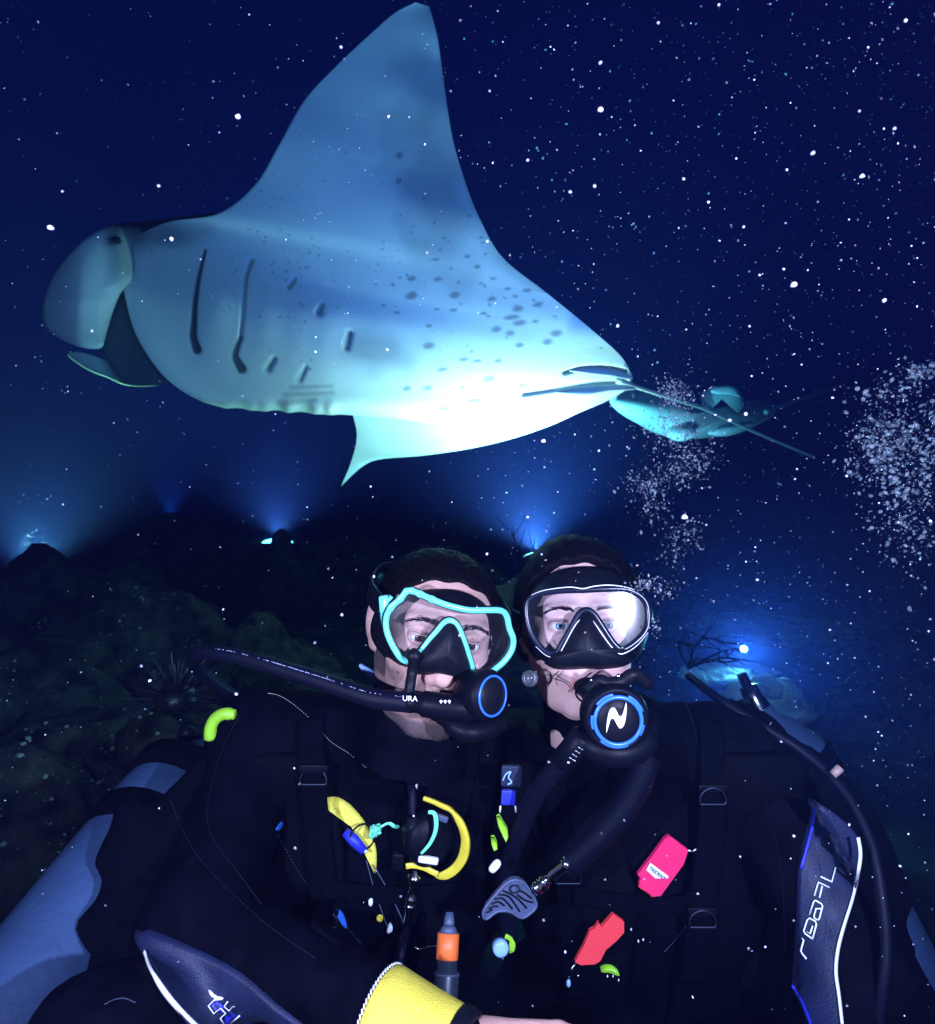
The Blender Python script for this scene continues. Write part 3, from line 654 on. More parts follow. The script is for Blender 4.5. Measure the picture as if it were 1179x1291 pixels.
def build_hair(who, to, woman):
    ex = .014 if woman else .006
    F = Field((-.13, -.125, -.14), (.13, .16, .17), .0026)
    F.add(F.ell((0, .018, .032), (.076+ex, .098+ex, (.086 if woman else .069)+ex)))
    if woman:
        F.add(F.ell((0, .075, .035), (.082, .06, .075)), .04); F.add(F.ell((-.052, .02, -.02), (.045, .05, .075)), .03); F.add(F.ell((.052, .03, .01), (.045, .055, .07)), .03)
    NZ = np.zeros(F.n, np.float32); Xg, Yg, Zg = np.broadcast_arrays(F.X, F.Y, F.Z)
    if woman: NZ = .0010*np.sin(Xg*300 + np.sin(Zg*40)*2) + .0016*np.sin(Xg*60+Yg*50)
    else: NZ = .0012*np.sin(Xg*300+np.sin(Yg*90)*3)*np.sin(Zg*260)
    F.F = (F.F + NZ).astype(np.float32)
    hl = .110 if woman else .088
    F.cut((hl + .010*np.cos(Xg*30)*0 - .35*np.clip(np.abs(Xg)-.045, 0, 1) - (Yg+.085)*(.98 if not woman else 1.15) - Zg + .003*np.sin(Xg*180)).astype(np.float32)*.7)
    if not woman:
        for q in (-1, 1): F.sub(F.ell((q*.085, .010, -.008), (.03, .030, .040)))
    v, q = F.mesh(); v = relax(v, q, 1)
    hr = mesh('hair', (to(v), q), HAIR, who)
    vf = []; idx = np.random.choice(len(v), 2600 if not woman else 1600)
    cen = sd(0, .018, .03)
    for i in idx:
        p = v[i]; n = (p-cen)/np.linalg.norm(p-cen)
        if woman: d = sd(random.gauss(0, .15), .9, random.gauss(.1, .15)) + n*(.06 if random.random() < .93 else .3); L = random.uniform(.015, .04)
        else: d = n + np.random.normal(0, .35, 3) + sd(0, -.35, .1); L = random.uniform(.003, .008)
        d = d/np.linalg.norm(d); a = p - n*.002
        vf.append(tube([to(a), to(a + d*L*.5 + n*L*.08), to(a + d*L)], [.0005, .0004, .0001], 3, cap=False))
    tag(mesh('hair_strands', join(*vf), HAIR, who, False), kind='stuff')
    return v
man = thing('person', P(500, 1250, .95)*V(1, 1, 0) + V(0, 0, 0), 'diver in a black wetsuit with a turquoise framed mask and yellow cuff', 'person')
woman = thing('person', P(800, 1250, .97)*V(1, 1, 0) + V(0, 0, 0), 'diver on the right with pale skin and a clear framed black mask', 'person')
Rm = rot(0, math.radians(11.5), 0) @ rot(math.radians(-2), 0, math.radians(11))
Rw = rot(0, math.radians(-1.5), 0) @ rot(math.radians(-8.5), 0, math.radians(-4.5))
em, ew = P(562, 809, .745), P(737, 789, .79)
om = em - np.array(Rm) @ sd(0, -.086, 0); ow = ew - np.array(Rw) @ sd(0, -.086, 0)
to_m, head_m = build_head(man, om, Rm, SKIN_M)
to_w, head_w = build_head(woman, ow, Rw, SKIN_W, True, IRISB)
build_hair(man, to_m, False); build_hair(woman, to_w, True)
# ================================================================== divers: bodies
def body_field(J, lo, hi, h=.0085, infl=0, torso_only=False):
    F = Field(lo, hi, h); g = lambda k: J[k]
    i = infl
    F.add(F.ell(g('chest'), tuple(np.array(J.get('chest_r', (.185, .115, .18)))+i), J['Rt']))
    F.add(F.ell(g('belly'), tuple(np.array((.21, .12, .20))+i), J['Rt']), .08); F.add(F.ell(g('pelvis'), (.2+i, .13+i, .14+i), J['Rt']), .08)
    F.add(F.cap(g('s1'), g('s2'), .066+i, .066+i), .05)
    F.add(F.cap(g('nb'), g('s1'), .055+i, .066+i), .04); F.add(F.cap(g('nb'), g('s2'), .055+i, .066+i), .04)
    if not torso_only:
        F.add(F.cap(g('nb') - V(0, 0, .02), g('nt'), .064, J.get('collar', .058)), .03)
        for q in ('1', '2'):
            F.add(F.cap(g('s'+q), g('e'+q), .066, .055), .03); F.add(F.cap(g('e'+q), g('w'+q), .053, .037), .025)
            F.add(F.cap(g('h'+q), g('k'+q), .098, .068), .04); F.add(F.cap(g('k'+q), g('a'+q), .064, .045), .03)
            F.add(F.cap(g('a'+q), g('t'+q), .045, .032), .03)
            F.add(F.ell(g('e'+q), (.055, .055, .055)), .03)
    X, Y, Z = np.broadcast_arrays(F.X, F.Y, F.Z)
    # neoprene folds
    if not torso_only:
        F.F = (F.F + .0022*np.sin(Z*95 + 3*np.sin(X*22) + Y*30)*np.clip(np.sin(X*17+Z*13), 0, 1) + .0012*np.sin(X*140+Z*60)).astype(np.float32)
    return F
def hand_vf(w, dirn, palm_n, thumb_dir, curl=.5, s=1.0):
    dirn = dirn/np.linalg.norm(dirn); palm_n = palm_n - dirn*(palm_n@dirn); palm_n /= np.linalg.norm(palm_n); side = np.cross(dirn, palm_n)
    if side@thumb_dir < 0: side = -side
    F = Field(w-.16*s, w+.2*s, .0024) if False else None
    pts = []; 
    def L(a, b, c): return w + (dirn*a + side*b + palm_n*c)*s
    segs = [(L(-.03, 0, 0), L(.02, 0, 0), .027*s, .026*s)]
    for b in (-.028, -.010, .010, .027): segs.append((L(.015, b*.6, 0), L(.082, b, -.002), .0155*s, .0115*s))
    fl = [(-.030, .058), (-.011, .072), (.010, .078), (.030, .070)]
    fing = []
    for b, ln in fl:
        p = L(.085, b, -.002); a = curl*.55; 
        for f, k in ((.45, 1), (.32, 1.6), (.23, 1.4)):
            d = dirn*math.cos(a) + palm_n*math.sin(a) + side*(b*1.2); q = p + d*ln*f*s*1.05; fing.append((p, q, .0092*s, .0084*s)); p = q; a += curl*k*.6
    p = L(.02, .028, .006); d = dirn*.62 + side*.7 + palm_n*.3
    for f, r0, r1 in ((.036, .015, .0115), (.03, .011, .0098), (.024, .0098, .008)):
        q = p + d*f*s; fing.append((p, q, r0*s, r1*s)); p = q; d = d + dirn*.35 + palm_n*.25; d /= np.linalg.norm(d)
    allp = np.array([x for sg in segs+fing for x in sg[:2]]); F = Field(allp.min(0)-.03, allp.max(0)+.03, .0022)
    for a, b, ra, rb in segs: F.add(F.cap(a, b, ra, rb), .014)
    H = F.F.copy()
    for a, b, ra, rb in fing: F.add(F.cap(a, b, ra, rb), .004)
    v, q = F.mesh(); return relax(v, q, 1), q
MJ = dict(nt=om + np.array(Rm) @ sd(0, .022, -.112), nb=P(500, 925, .87), s1=P(332, 935, .90), s2=P(690, 985, 1.0), chest=P(485, 1075, .925), belly=P(480, 1330, .96), pelvis=V(-.13, .98, .13),
          e1=P(248, 1164, .70), w1=P(572, 1335, .56), e2=P(800, 1120, 1.16), w2=P(880, 1120, 1.18), h1=V(-.22, .95, .14), k1=V(-.335, .56, .50), a1=V(-.30, .66, .09), t1=V(-.31, .50, .05),
          h2=V(-.05, .95, .14), k2=V(-.07, .60, .38), a2=V(-.05, .50, .06), t2=V(-.05, .36, .04), Rt=rot(0, .08, .18), collar=.066)
WJ = dict(nt=ow + np.array(Rw) @ sd(0, .035, -.118), nb=P(775, 925, .88), s1=P(928, 955, .90), s2=P(655, 975, 1.0), chest=P(800, 1085, .93), belly=P(800, 1330, .96), pelvis=V(.24, .98, .13),
          e1=P(1075, 1215, .76), w1=P(1010, 1500, .62), e2=P(520, 1120, 1.16), w2=P(420, 1120, 1.18), h1=V(.33, .95, .14), k1=V(.38, .60, .38), a1=V(.34, .50, .06), t1=V(.36, .36, .04),
          h2=V(.16, .95, .14), k2=V(.12, .60, .38), a2=V(.12, .50, .06), t2=V(.12, .36, .04), Rt=rot(0, -.06, -.12), collar=.054, chest_r=(.175, .115, .175))
LOm, HIm = (-.52, .22, -.03), (.56, 1.32, 1.0)
bodies = {}
for who, J, hd, nm in ((man, MJ, head_m, 'm'), (woman, WJ, head_w, 'w')):
    F = body_field(J, (-.52 if nm == 'm' else -.42, .26, -.02), (.62 if nm == 'm' else .56, 1.3, .92)); v, q = F.mesh()
    bo = mesh('wetsuit', (v, q), NEO, who); bodies[nm] = [(v, q)]
    # buoyancy vest: shell over the torso, open at the front centre
    F = body_field(J, (-.4, .6, .1), (.55, 1.2, .85), .0085, .020, True); F2 = F.F.copy(); inner = F2 + .022; F.F = np.maximum(F2, -inner)
    X, Y, Z = np.broadcast_arrays(F.X, F.Y, F.Z); c = J['chest']
    slot = np.abs(X - c[0] - (Z-c[2])*.05) - (.030 + .25*np.clip(Z-c[2]-.02, 0, 1)); yy = Y - c[1]
    F.F = np.maximum(F.F, np.where(yy < .02, -slot, -1)); F.F = np.maximum(F.F, Z - (J['nb'][2] - .005)); F.F = np.maximum(F.F, .2 - Z)
    for q_ in ('1', '2'):
        F.sub(F.cap(J['s'+q_]+V(0, 0, -.05) + (J['s'+q_]-c)*V(.25, 0, 0), J['e'+q_], .085, .07))
    F.sub(F.cap(J['nb'], J['nt'], .07, .07))
    F.F = (F.F + .003*np.sin(Z*60+X*25)*np.clip(np.sin(X*30), 0, 1)).astype(np.float32)
    v, q = F.mesh(); v = relax(v, q, 2)
    c0 = c.copy()
    vest = thing('buoyancy_vest', c0, 'black buoyancy vest worn by the %s' % ('man in the turquoise mask' if nm == 'm' else 'woman on the right'), 'diving vest')
    mesh('vest_shell', (v, q), NYLON, vest); bodies[nm].append((v, q)); bodies[nm+'vest'] = vest
    if nm == 'm':
        hv_, hq = hand_vf(J['w1'] + V(.012, 0, 0), V(1, -.05, -.14), V(0, .6, -.8), V(0, -1, .3), .6)
        hvv, hqq = hand_vf(J['w2'], J['w2']-J['e2'], V(0, -1, 0), V(0, 0, 1), .5)
    else:
        hv_, hq = hand_vf(J['w1'], J['w1']-J['e1'], V(-1, 0, 0), V(0, -1, 0), .6, .92)
        hvv, hqq = hand_vf(J['w2'], J['w2']-J['e2'], V(0, -1, 0), V(0, 0, 1), .5, .92)
    mesh('hand', (hv_, hq), SKIN_M if nm == 'm' else SKIN_W, who); mesh('hand', (hvv, hqq), SKIN_M if nm == 'm' else SKIN_W, who)
def bvh(lst):
    vs, fs, n = [], [], 0
    for v, q in lst: vs += [tuple(p) for p in v]; fs += [tuple(int(i)+n for i in f) for f in q]; n += len(v)
    return BVHTree.FromPolygons(vs, fs)
TR = {'m': bvh(bodies['m']), 'w': bvh(bodies['w'])}; TR['s'] = bvh(bodies['m'][:1])
def B(px, py, off=.004, who='m', dflt=.78):
    dr = Vector(P(px, py, 1) - V(0, 0, CAMZ)); h = TR[who].ray_cast(Vector((0, 0, CAMZ)), dr.normalized())
    d = h[0].y if h[0] is not None and h[0].y < 1.1 else dflt
    return P(px, py, d - off)
def BN(px, py, who='m'):
    dr = Vector(P(px, py, 1) - V(0, 0, CAMZ)); h = TR[who].ray_cast(Vector((0, 0, CAMZ)), dr.normalized())
    return np.array(h[1]) if h[0] is not None else V(0, -1, 0)
cl = [(-.175, .078, .086), (-.150, .075, .086), (-.128, .072, .088), (-.112, .070, .090), (-.106, .067, .087), (-.110, .064, .083), (-.125, .062, .078)]
cvs = [to_m(sd(rx*math.cos(a), .004 + ry*math.sin(a)*(-1), z + .030*max(0, -math.sin(a)) + .002*math.sin(a*9+z*80))) for z, rx, ry in cl for a in np.linspace(0, 2*math.pi, 56, endpoint=False)]
mesh('collar', (cvs, [(i*56+k, i*56+(k+1) % 56, (i+1)*56+(k+1) % 56, (i+1)*56+k) for i in range(len(cl)-1) for k in range(56)]), NEO, man)
# ================================================================== masks (built in each head's own frame)
class HeadFrame:
    def __init__(s, o, R, sc, k): s.o, s.R, s.sc, s.k = o, np.array(R), sc, k
    def w(s, p): return s.o + (np.asarray(p, float)*s.sc) @ s.R.T
    def at(s, px, py, y0, k=None):     # the point where a sight line meets the curved sheet y = y0 + k x^2 of the head
        k = s.k if k is None else k
        cam_l = ((V(0, 0, CAMZ) - s.o) @ s.R)/s.sc; d = ((P(px, py, 1) - V(0, 0, CAMZ)) @ s.R)/s.sc; x = 0
        for _ in range(6):
            t = (y0 + k*x*x - cam_l[1])/d[1]; x = (cam_l + d*t)[0]
        return cam_l + d*t
HM, HW = HeadFrame(om, Rm, 1.0, 2.2), HeadFrame(ow, Rw, .97, .7)
def resample(pts, n):
    pts = np.array(pts); q = np.vstack([pts, pts[:1]]); L = np.concatenate([[0], np.cumsum(np.linalg.norm(np.diff(q, axis=0), axis=1))]); t = np.linspace(0, L[-1], n, endpoint=False)
    return np.stack([np.interp(t, L, q[:, k]) for k in range(q.shape[1])], 1)
def star(pts, c, n=72):             # radial resample of a 2-D outline about c
    pts = smooth_path([V(*p) for p in pts], 6, True); pts = np.array(pts); ang = np.unwrap(np.arctan2(pts[:, 1]-c[1], pts[:, 0]-c[0])); r = np.hypot(pts[:, 0]-c[0], pts[:, 1]-c[1])
    a = (ang - ang[0]); sgn = 1 if a[-1] > 0 else -1; a0 = np.mod(ang, 2*math.pi); o = np.argsort(a0); a0, r = a0[o], r[o]
    t = np.linspace(0, 2*math.pi, n, endpoint=False); rr = np.interp(t, a0, r, period=2*math.pi)
    return np.stack([c[0]+rr*np.cos(t), c[1]+rr*np.sin(t)], 1)
def rings(loops):
    n = len(loops[0]); vs = np.concatenate(loops); fs = []
    for i in range(len(loops)-1):
        for k in range(n): fs.append((i*n+k, i*n+(k+1) % n, (i+1)*n+(k+1) % n, (i+1)*n+k))
    return vs, fs
def disc(loops, centre):
    v, f = rings(loops); n = len(loops[0]); v = np.vstack([v, [centre]]); b = (len(loops)-1)*n
    return v, f + [(b+k, b+(k+1) % n, len(v)-1) for k in range(n)]
def pane(pts3, th_dir, th):
    n = len(pts3); tri = tessellate_polygon([[Vector(p) for p in pts3]]); vs = list(pts3) + [p + th_dir*th for p in pts3]
    fs = [tuple(t) for t in tri] + [tuple(i+n for i in t)[::-1] for t in tri] + [(i, (i+1) % n, n+(i+1) % n, n+i) for i in range(n)]
    return np.array(vs), fs
def cx(pts, ox, oy, s): return [(ox + x/s, oy + y/s) for x, y in pts]
def sheet(H, loop2, y0, step=1.6):      # curved window pane: fine grid kept inside the outline
    L = np.array(loop2); x0, y0_, x1, y1 = L[:, 0].min(), L[:, 1].min(), L[:, 0].max(), L[:, 1].max(); nx, ny_ = int((x1-x0)/step)+2, int((y1-y0_)/step)+2
    X, Y = np.meshgrid(x0 + step*np.arange(nx), y0_ + step*np.arange(ny_), indexing='ij'); ins = np.zeros(X.shape, bool)
    for i in range(len(L)):
        (ax_, ay), (bx, by) = L[i], L[(i+1) % len(L)]
        if ay == by: continue
        c = ((ay > Y) != (by > Y)) & (X < (bx-ax_)*(Y-ay)/(by-ay)+ax_); ins ^= c
    idx = -np.ones(X.shape, int); vs, fs = [], []
    for i in range(nx-1):
        for j in range(ny_-1):
            if ins[i:i+2, j:j+2].any():
                q = []
                for a, b in ((i, j), (i+1, j), (i+1, j+1), (i, j+1)):
                    if idx[a, b] < 0: idx[a, b] = len(vs); vs.append(H.w(H.at(X[a, b], Y[a, b], y0)))
                    q.append(idx[a, b])
                fs.append(tuple(q))
    return np.array(vs), fs
GLM = glass_mat('mask_glass', .05, .22, .3, .006); GLW = glass_mat('mask_glass_scuffed', .10, .24, .05, .003)
def strap_band(H, parent, z0, m):
    pts = smooth_path([V(-.082, -.062, z0), V(-.092, -.02, z0+.004), V(-.094, .04, z0+.012), V(-.07, .10, z0+.03), V(0, .128, z0+.04), V(.07, .10, z0+.03), V(.094, .04, z0+.012), V(.092, -.02, z0+.004), V(.082, -.062, z0)], 6)
    up = [V(p[0], p[1]-.02, 0)/np.linalg.norm(V(p[0], p[1]-.02, 0)) for p in pts]
    v, f = strap(pts, .026, .004, up); mesh('strap', (H.w(v), f), m, parent)
# --- turquoise mask
mm = thing('diving_mask', em, 'turquoise framed diving mask on the face of the man', 'diving mask')
MC = lambda p: cx(p, 440, 690, 5.36)
loopM = MC([(395, 770), (345, 742), (288, 650), (254, 560), (252, 475), (285, 405), (350, 345), (388, 297), (425, 293), (480, 315), (560, 350), (640, 382), (720, 405), (820, 425), (930, 424), (1030, 428), (1066, 470), (1082, 545), (1110, 622), (1096, 700), (1040, 778), (968, 835), (915, 868), (870, 866), (838, 832), (812, 745), (778, 640), (735, 535), (688, 495), (645, 508), (600, 560), (545, 625), (500, 685), (462, 728), (430, 765)])
lp = smooth_path([HM.at(x, y, -.116) for x, y in loopM], 3, True)
wid = [.0037]*len(lp)
for i, p in enumerate(lp):
    if i/3 in range(5, 11): wid[i] = .0046
upM = [V(0, -1, 0)]*len(lp)
v, f = tube([p - V(0, .001, 0) for p in lp], [w*1.0 for w in wid], 10, True, up=upM, flat=.75); mesh('frame', (HM.w(v), f), TEAL, mm)
v, f = tube([p + V(0, .0026, 0) for p in lp], .0048, 8, True, up=upM); mesh('inner_rim', (HM.w(v), f), SILI, mm)
mesh('lens', sheet(HM, loopM, -.1145), GLM, mm)
hull = MC([(388, 290), (560, 340), (700, 392), (900, 416), (1045, 425), (1095, 530), (1118, 622), (1100, 710), (965, 845), (850, 870), (690, 820), (540, 770), (395, 785), (330, 745), (262, 620), (240, 500), (300, 390)])
seal = MC([(360, 330), (500, 292), (620, 280), (740, 290), (850, 330), (935, 400), (1010, 520), (1030, 640), (990, 760), (900, 850), (800, 885), (680, 895), (560, 865), (470, 850), (380, 835), (250, 755), (150, 610), (160, 470), (230, 370)])
c2 = (440+660/5.36, 690+610/5.36)
hs, ss2 = star(hull, c2), star(seal, c2)
loops = []
for k, (f_, y_, kk) in enumerate([(0, -.1125, 2.2), (.15, -.110, 2.6), (.5, -.100, 4), (.85, -.090, 6), (1, -.083, 7), (1.0, -.080, 7)]):
    q = hs*(1-f_) + ss2*f_
    if k == 5: tt_ = np.abs(ss2[:, 0]-c2[0])/np.abs(ss2[:, 0]-c2[0]).max(); w5 = (.95 - .20*tt_**1.5)[:, None]; q = ss2*w5 + np.array(c2)*(1-w5)
    loops.append(np.array([HM.at(x, y, y_, kk) for x, y in q]))
v, f = rings(loops); mesh('skirt', (HM.w(v), f), SILI, mm)
nose = MC([(462, 735), (545, 632), (610, 560), (650, 512), (688, 500), (728, 525), (770, 625), (805, 735), (836, 838), (800, 878), (690, 892), (580, 868), (475, 852), (440, 790)]); cn = (440+668/5.36, 690+735/5.36)
ns = star(nose, cn, 60); loops = []
for r_, yy in ((1, -.1145), (.93, -.121), (.8, -.126), (.6, -.131), (.35, -.134), (.12, -.1355)):
    loops.append(np.array([HM.at(cn[0]+(x-cn[0])*r_, cn[1]+(y-cn[1])*r_, yy + (max(0, (y-835))*.0004 if r_ > .9 else 0), 1) for x, y in ns]))
v, f = disc(loops, HM.at(cn[0], cn[1], -.136, 1)); mesh('nose_pocket', (HM.w(v), f), SILI, mm)
strap_band(HM, mm, .026, SILI)
v, f = box(HM.at(487, 762, -.095, 1), (.012, .02, .022), rot(0, -.3, -.4)); mesh('buckle', (HM.w(v), f), TEAL, mm)
v, f = tube([HM.at(484, 790, -.100, 1), HM.at(482, 775, -.100, 1), HM.at(486, 762, -.102, 1), HM.at(494, 752, -.104, 1)], .0025, 6); mesh('buckle_trim', (HM.w(v), f), TEAL, mm)
# --- clear framed black mask
mw = thing('diving_mask', ew, 'black diving mask with thin white rim lines and flash glare on the woman', 'diving mask')
WC = lambda p: cx(p, 640, 660, 5.36)
loopW = WC([(150, 510), (200, 480), (280, 462), (400, 452), (510, 450), (640, 443), (790, 443), (880, 475), (935, 530), (952, 600), (948, 690), (915, 755), (850, 815), (790, 850), (755, 845), (710, 800), (650, 710), (595, 625), (560, 592), (530, 584), (500, 595), (470, 630), (425, 715), (375, 800), (335, 868), (300, 882), (250, 862), (195, 800), (150, 720), (128, 620), (130, 550)])
lp = smooth_path([HW.at(x, y, -.114) for x, y in loopW], 3, True); upW = [V(0, -1, 0)]*len(lp)
v, f = tube(lp, .0042, 10, True, up=upW, flat=.8); mesh('frame', (HW.w(v), f), mat('smoky_frame', (.006, .009, .022), .25, spec=.3), mw)
for pl in ([(160, 484), (230, 456), (330, 438), (430, 430), (510, 440), (580, 425), (680, 416), (790, 428), (860, 450)], [(190, 830), (250, 885), (300, 905), (340, 895), (385, 820), (440, 715), (485, 655), (530, 645), (575, 660), (640, 750), (700, 830), (755, 880), (810, 868), (880, 820), (950, 735)]):
    p3 = smooth_path([HW.at(x, y, -.1185) for x, y in WC(pl)], 5); n = len(p3)
    v, f = tube(p3, list(np.interp(np.linspace(0, 1, n), [0, .2, .5, .8, 1], [.0003, .0006, .0008, .0008, .0003])), 6); mesh('rim_line', (HW.w(v), f), PRINT, mw)
mesh('lens', sheet(HW, loopW, -.1125), GLW, mw)
hull = WC([(150, 500), (280, 455), (400, 444), (510, 443), (640, 436), (790, 436), (890, 470), (945, 540), (958, 620), (945, 700), (900, 780), (790, 860), (640, 870), (530, 860), (420, 870), (300, 890), (190, 810), (140, 720), (120, 600)])
seal = WC([(150, 490), (190, 415), (300, 330), (410, 298), (520, 288), (620, 292), (720, 320), (830, 390), (930, 480), (985, 600), (960, 720), (900, 880), (790, 965), (650, 985), (500, 985), (330, 985), (190, 915), (110, 800), (70, 660), (90, 560)])
c2 = (640+530/5.36, 660+640/5.36); hs, ss2 = star(hull, c2), star(seal, c2); loops = []
for k, (f_, y_, kk) in enumerate([(0, -.1115, .7), (.15, -.109, 1.4), (.5, -.100, 3.4), (.85, -.091, 6), (1, -.084, 7), (1.0, -.080, 7)]):
    q = hs*(1-f_) + ss2*f_
    if k == 5: tt_ = np.abs(ss2[:, 0]-c2[0])/np.abs(ss2[:, 0]-c2[0]).max(); w5 = (.95 - .20*tt_**1.5)[:, None]; q = ss2*w5 + np.array(c2)*(1-w5)
    loops.append(np.array([HW.at(x, y, y_, kk) for x, y in q]))
v, f = rings(loops); mesh('skirt', (HW.w(v), f), SILI, mw)
nose = WC([(530, 600), (578, 640), (640, 738), (700, 825), (757, 878), (830, 860), (880, 850), (870, 910), (790, 965), (650, 985), (500, 985), (330, 985), (230, 930), (250, 890), (310, 908), (345, 892), (395, 805), (440, 705), (482, 638)]); cn = (640+535/5.36, 660+855/5.36)
ns = star(nose, cn, 60); loops = []
for r_, yy in ((1, -.1125), (.93, -.119), (.8, -.124), (.6, -.129), (.35, -.132), (.12, -.1335)):
    loops.append(np.array([HW.at(cn[0]+(x-cn[0])*r_, cn[1]+(y-cn[1])*r_, yy + (max(0, (y-828))*.0006 if r_ > .9 else 0), 1) for x, y in ns]))
v, f = disc(loops, HW.at(cn[0], cn[1], -.134, 1)); mesh('nose_pocket', (HW.w(v), f), SILI, mw)
strap_band(HW, mw, .004, SILI)

# ================================================================== text and decals
def text_vf(s, size, org, xd, yd, ext=.0):
    cu = bpy.data.curves.new('t', 'FONT'); cu.body = s; cu.size = size; cu.align_x = 'CENTER'; cu.align_y = 'CENTER'; ob = bpy.data.objects.new('t', cu); COL.objects.link(ob)
    dg = bpy.context.evaluated_depsgraph_get(); me = ob.evaluated_get(dg).to_mesh(); vs = np.array([tuple(v.co) for v in me.vertices]); fs = [tuple(p.vertices) for p in me.polygons]
    bpy.data.objects.remove(ob); bpy.data.curves.remove(cu)
    return org + vs[:, :1]*xd + vs[:, 1:2]*yd, fs
def patch(name, pts, who, m, parent, off=.004, th=.003, n=5, dflt=.78, smooth=True):   # outline draped over the body, with thickness
    o = smooth_path([V(*p) for p in pts], 3, True) if smooth else [V(*p) for p in pts]
    o = np.array(o); c = o.mean(0); K = len(o); top, bot = [], []
    for r in range(n):
        f = 1-r/n
        for p in o:
            q = c+(p-c)*f; w = B(q[0], q[1], off, who, dflt); top.append(w); bot.append(w + V(0, th+off*.6, 0))
    top.append(B(c[0], c[1], off, who, dflt)); vs = top + bot; fs = []; nt = len(top)
    for r in range(n-1):
        for k in range(K): fs.append((r*K+k, r*K+(k+1) % K, (r+1)*K+(k+1) % K, (r+1)*K+k))
    fs += [((n-1)*K+k, (n-1)*K+(k+1) % K, nt-1) for k in range(K)]
    fs += [(k, nt+k, nt+(k+1) % K, (k+1) % K) for k in range(K)]
    return mesh(name, (vs, fs), m, parent)
def line(name, pts, who, m, parent, r=.0012, off=.003, n=6, dflt=.78, flat=1.0, taper=False):
    p = smooth_path([V(*q) for q in pts], n); w = [B(q[0], q[1], off, who, dflt) for q in p]
    for _ in range(2): w = [w[0]] + [(w[i-1]+2*w[i]+w[i+1])/4 for i in range(1, len(w)-1)] + [w[-1]]
    rr = r if not taper else list(r*np.clip(np.sin(np.linspace(.12, math.pi-.12, len(w)))*1.6, .2, 1))
    return mesh(name, tube(w, rr, 6, up=V(0, -1, 0), flat=flat), m, parent)
def lines_vf(strokes, who, r, off, dflt=.78, smooth=False):
    vf = []
    for st in strokes:
        p = smooth_path([V(*q) for q in st], 4) if smooth else [V(*q) for q in st]
        vf.append(tube([B(q[0], q[1], off, who, dflt) for q in p], r, 6, up=V(0, -1, 0), flat=.6))
    return join(*vf)
# ------------------------------------------------------------------ suit details: man
C7 = lambda p: cx(p, 120, 1160, 3.468)
patch('thigh_panel', [(170, 1175), (235, 1198), (300, 1232), (350, 1275), (395, 1315), (330, 1345), (262, 1320), (215, 1262), (186, 1215)], 's', NAVY, man, .006, .003, 12, .62)
line('white_piping', [(182, 1200), (190, 1222), (207, 1250), (228, 1275), (252, 1298), (270, 1312)], 's', PRINT, man, .0028, .007, dflt=.6, flat=.5)
line('white_flash', C7([(497, 305), (515, 330), (540, 342), (560, 343)]), 's', PRINT, man, .0016, .007, dflt=.6, taper=True)
H1 = C7([(520, 350), (495, 375), (520, 408), (548, 385), (570, 408), (545, 432), (575, 465), (600, 445)]); H2 = C7([(600, 375), (572, 352)]); 
mesh('letter_outline', lines_vf([C7([(545, 347), (520, 350), (495, 375), (518, 410), (548, 386), (571, 408), (547, 430), (570, 465)]), C7([(580, 356), (564, 378), (585, 398), (605, 376), (665, 455)]), C7([(590, 455), (632, 418)])], 's', .0007, .0085, .6), PRINT, man)
patch('letter_fill', C7([(520, 352), (497, 376), (520, 406), (548, 384), (574, 408), (550, 430), (580, 470), (660, 470), (640, 425), (604, 378), (584, 396), (560, 375)]), 's', ROYAL, man, .006, .001, 3, .6, False)
# yellow cuff and its laced seam
fa, fb = MJ['e1'], MJ['w1']; ax = (fb-fa)/np.linalg.norm(fb-fa); Lf = np.linalg.norm(fb-fa)
cprof = [(Lf*.755, .0445), (Lf*.765, .0470), (Lf*.79, .0462), (Lf*.82, .045), (Lf*.9, .0425), (Lf*.985, .0405), (Lf*1.0, .039), (Lf*1.0, .035)]
mesh('yellow_cuff', lathe(fa, ax, cprof, 48), YEL, man)
vf = []; u_ = np.cross(ax, V(0, 0, 1)); u_ /= np.linalg.norm(u_); w_ = np.cross(ax, u_)
for k in range(72):
    a = 2*math.pi*k/72; c = fa + ax*(Lf*.755) + (u_*math.cos(a)+w_*math.sin(a))*.0468; d = (-u_*math.sin(a)+w_*math.cos(a))*.0018
    vf.append(tube([c - d - ax*.001, c + d + ax*.001], .0009, 5))
tag(mesh('seam_stitches', join(*vf), PRINT, man), kind='stuff')
mesh('cuff_edge', lathe(fa, ax, [(Lf*.992, .0405), (Lf*1.0, .042), (Lf*1.035, .0405), (Lf*1.04, .036)], 40), RUBBER, man)
def stitches(name, pts, who, n, m, parent, r=.0007, off=.003, ln=.35):
    p = np.array(smooth_path([V(*q) for q in pts], 12)); t = np.linspace(0, len(p)-2, n); vf = []
    for x in t:
        i = int(x); q = p[i]+(p[i+1]-p[i])*(x-i); d = (p[i+1]-p[i]); d = d/np.linalg.norm(d)*ln*3; e = q+d; vf.append(tube([B(q[0], q[1], off, who), B(e[0], e[1], off, who)], r, 4))
    tag(mesh(name, join(*vf), m, parent), kind='stuff')
stitches('shoulder_stitches', [(338, 874), (352, 877), (370, 888), (395, 910), (416, 934), (440, 950), (462, 968)], 'm', 60, mat('pale_thread', (.5, .45, .4), .6), man, .00045)
stitches('panel_stitches', [(132, 1266), (145, 1260), (158, 1259), (170, 1264)], 's', 18, mat('blue_grey_thread', (.10, .13, .25), .6), man, .0004)
stitches('arm_seam_stitches', [(350, 1052), (380, 1105), (405, 1135), (430, 1160), (455, 1190)], 'm', 60, mat('dull_thread', (.05, .06, .12), .6), man, .0005)
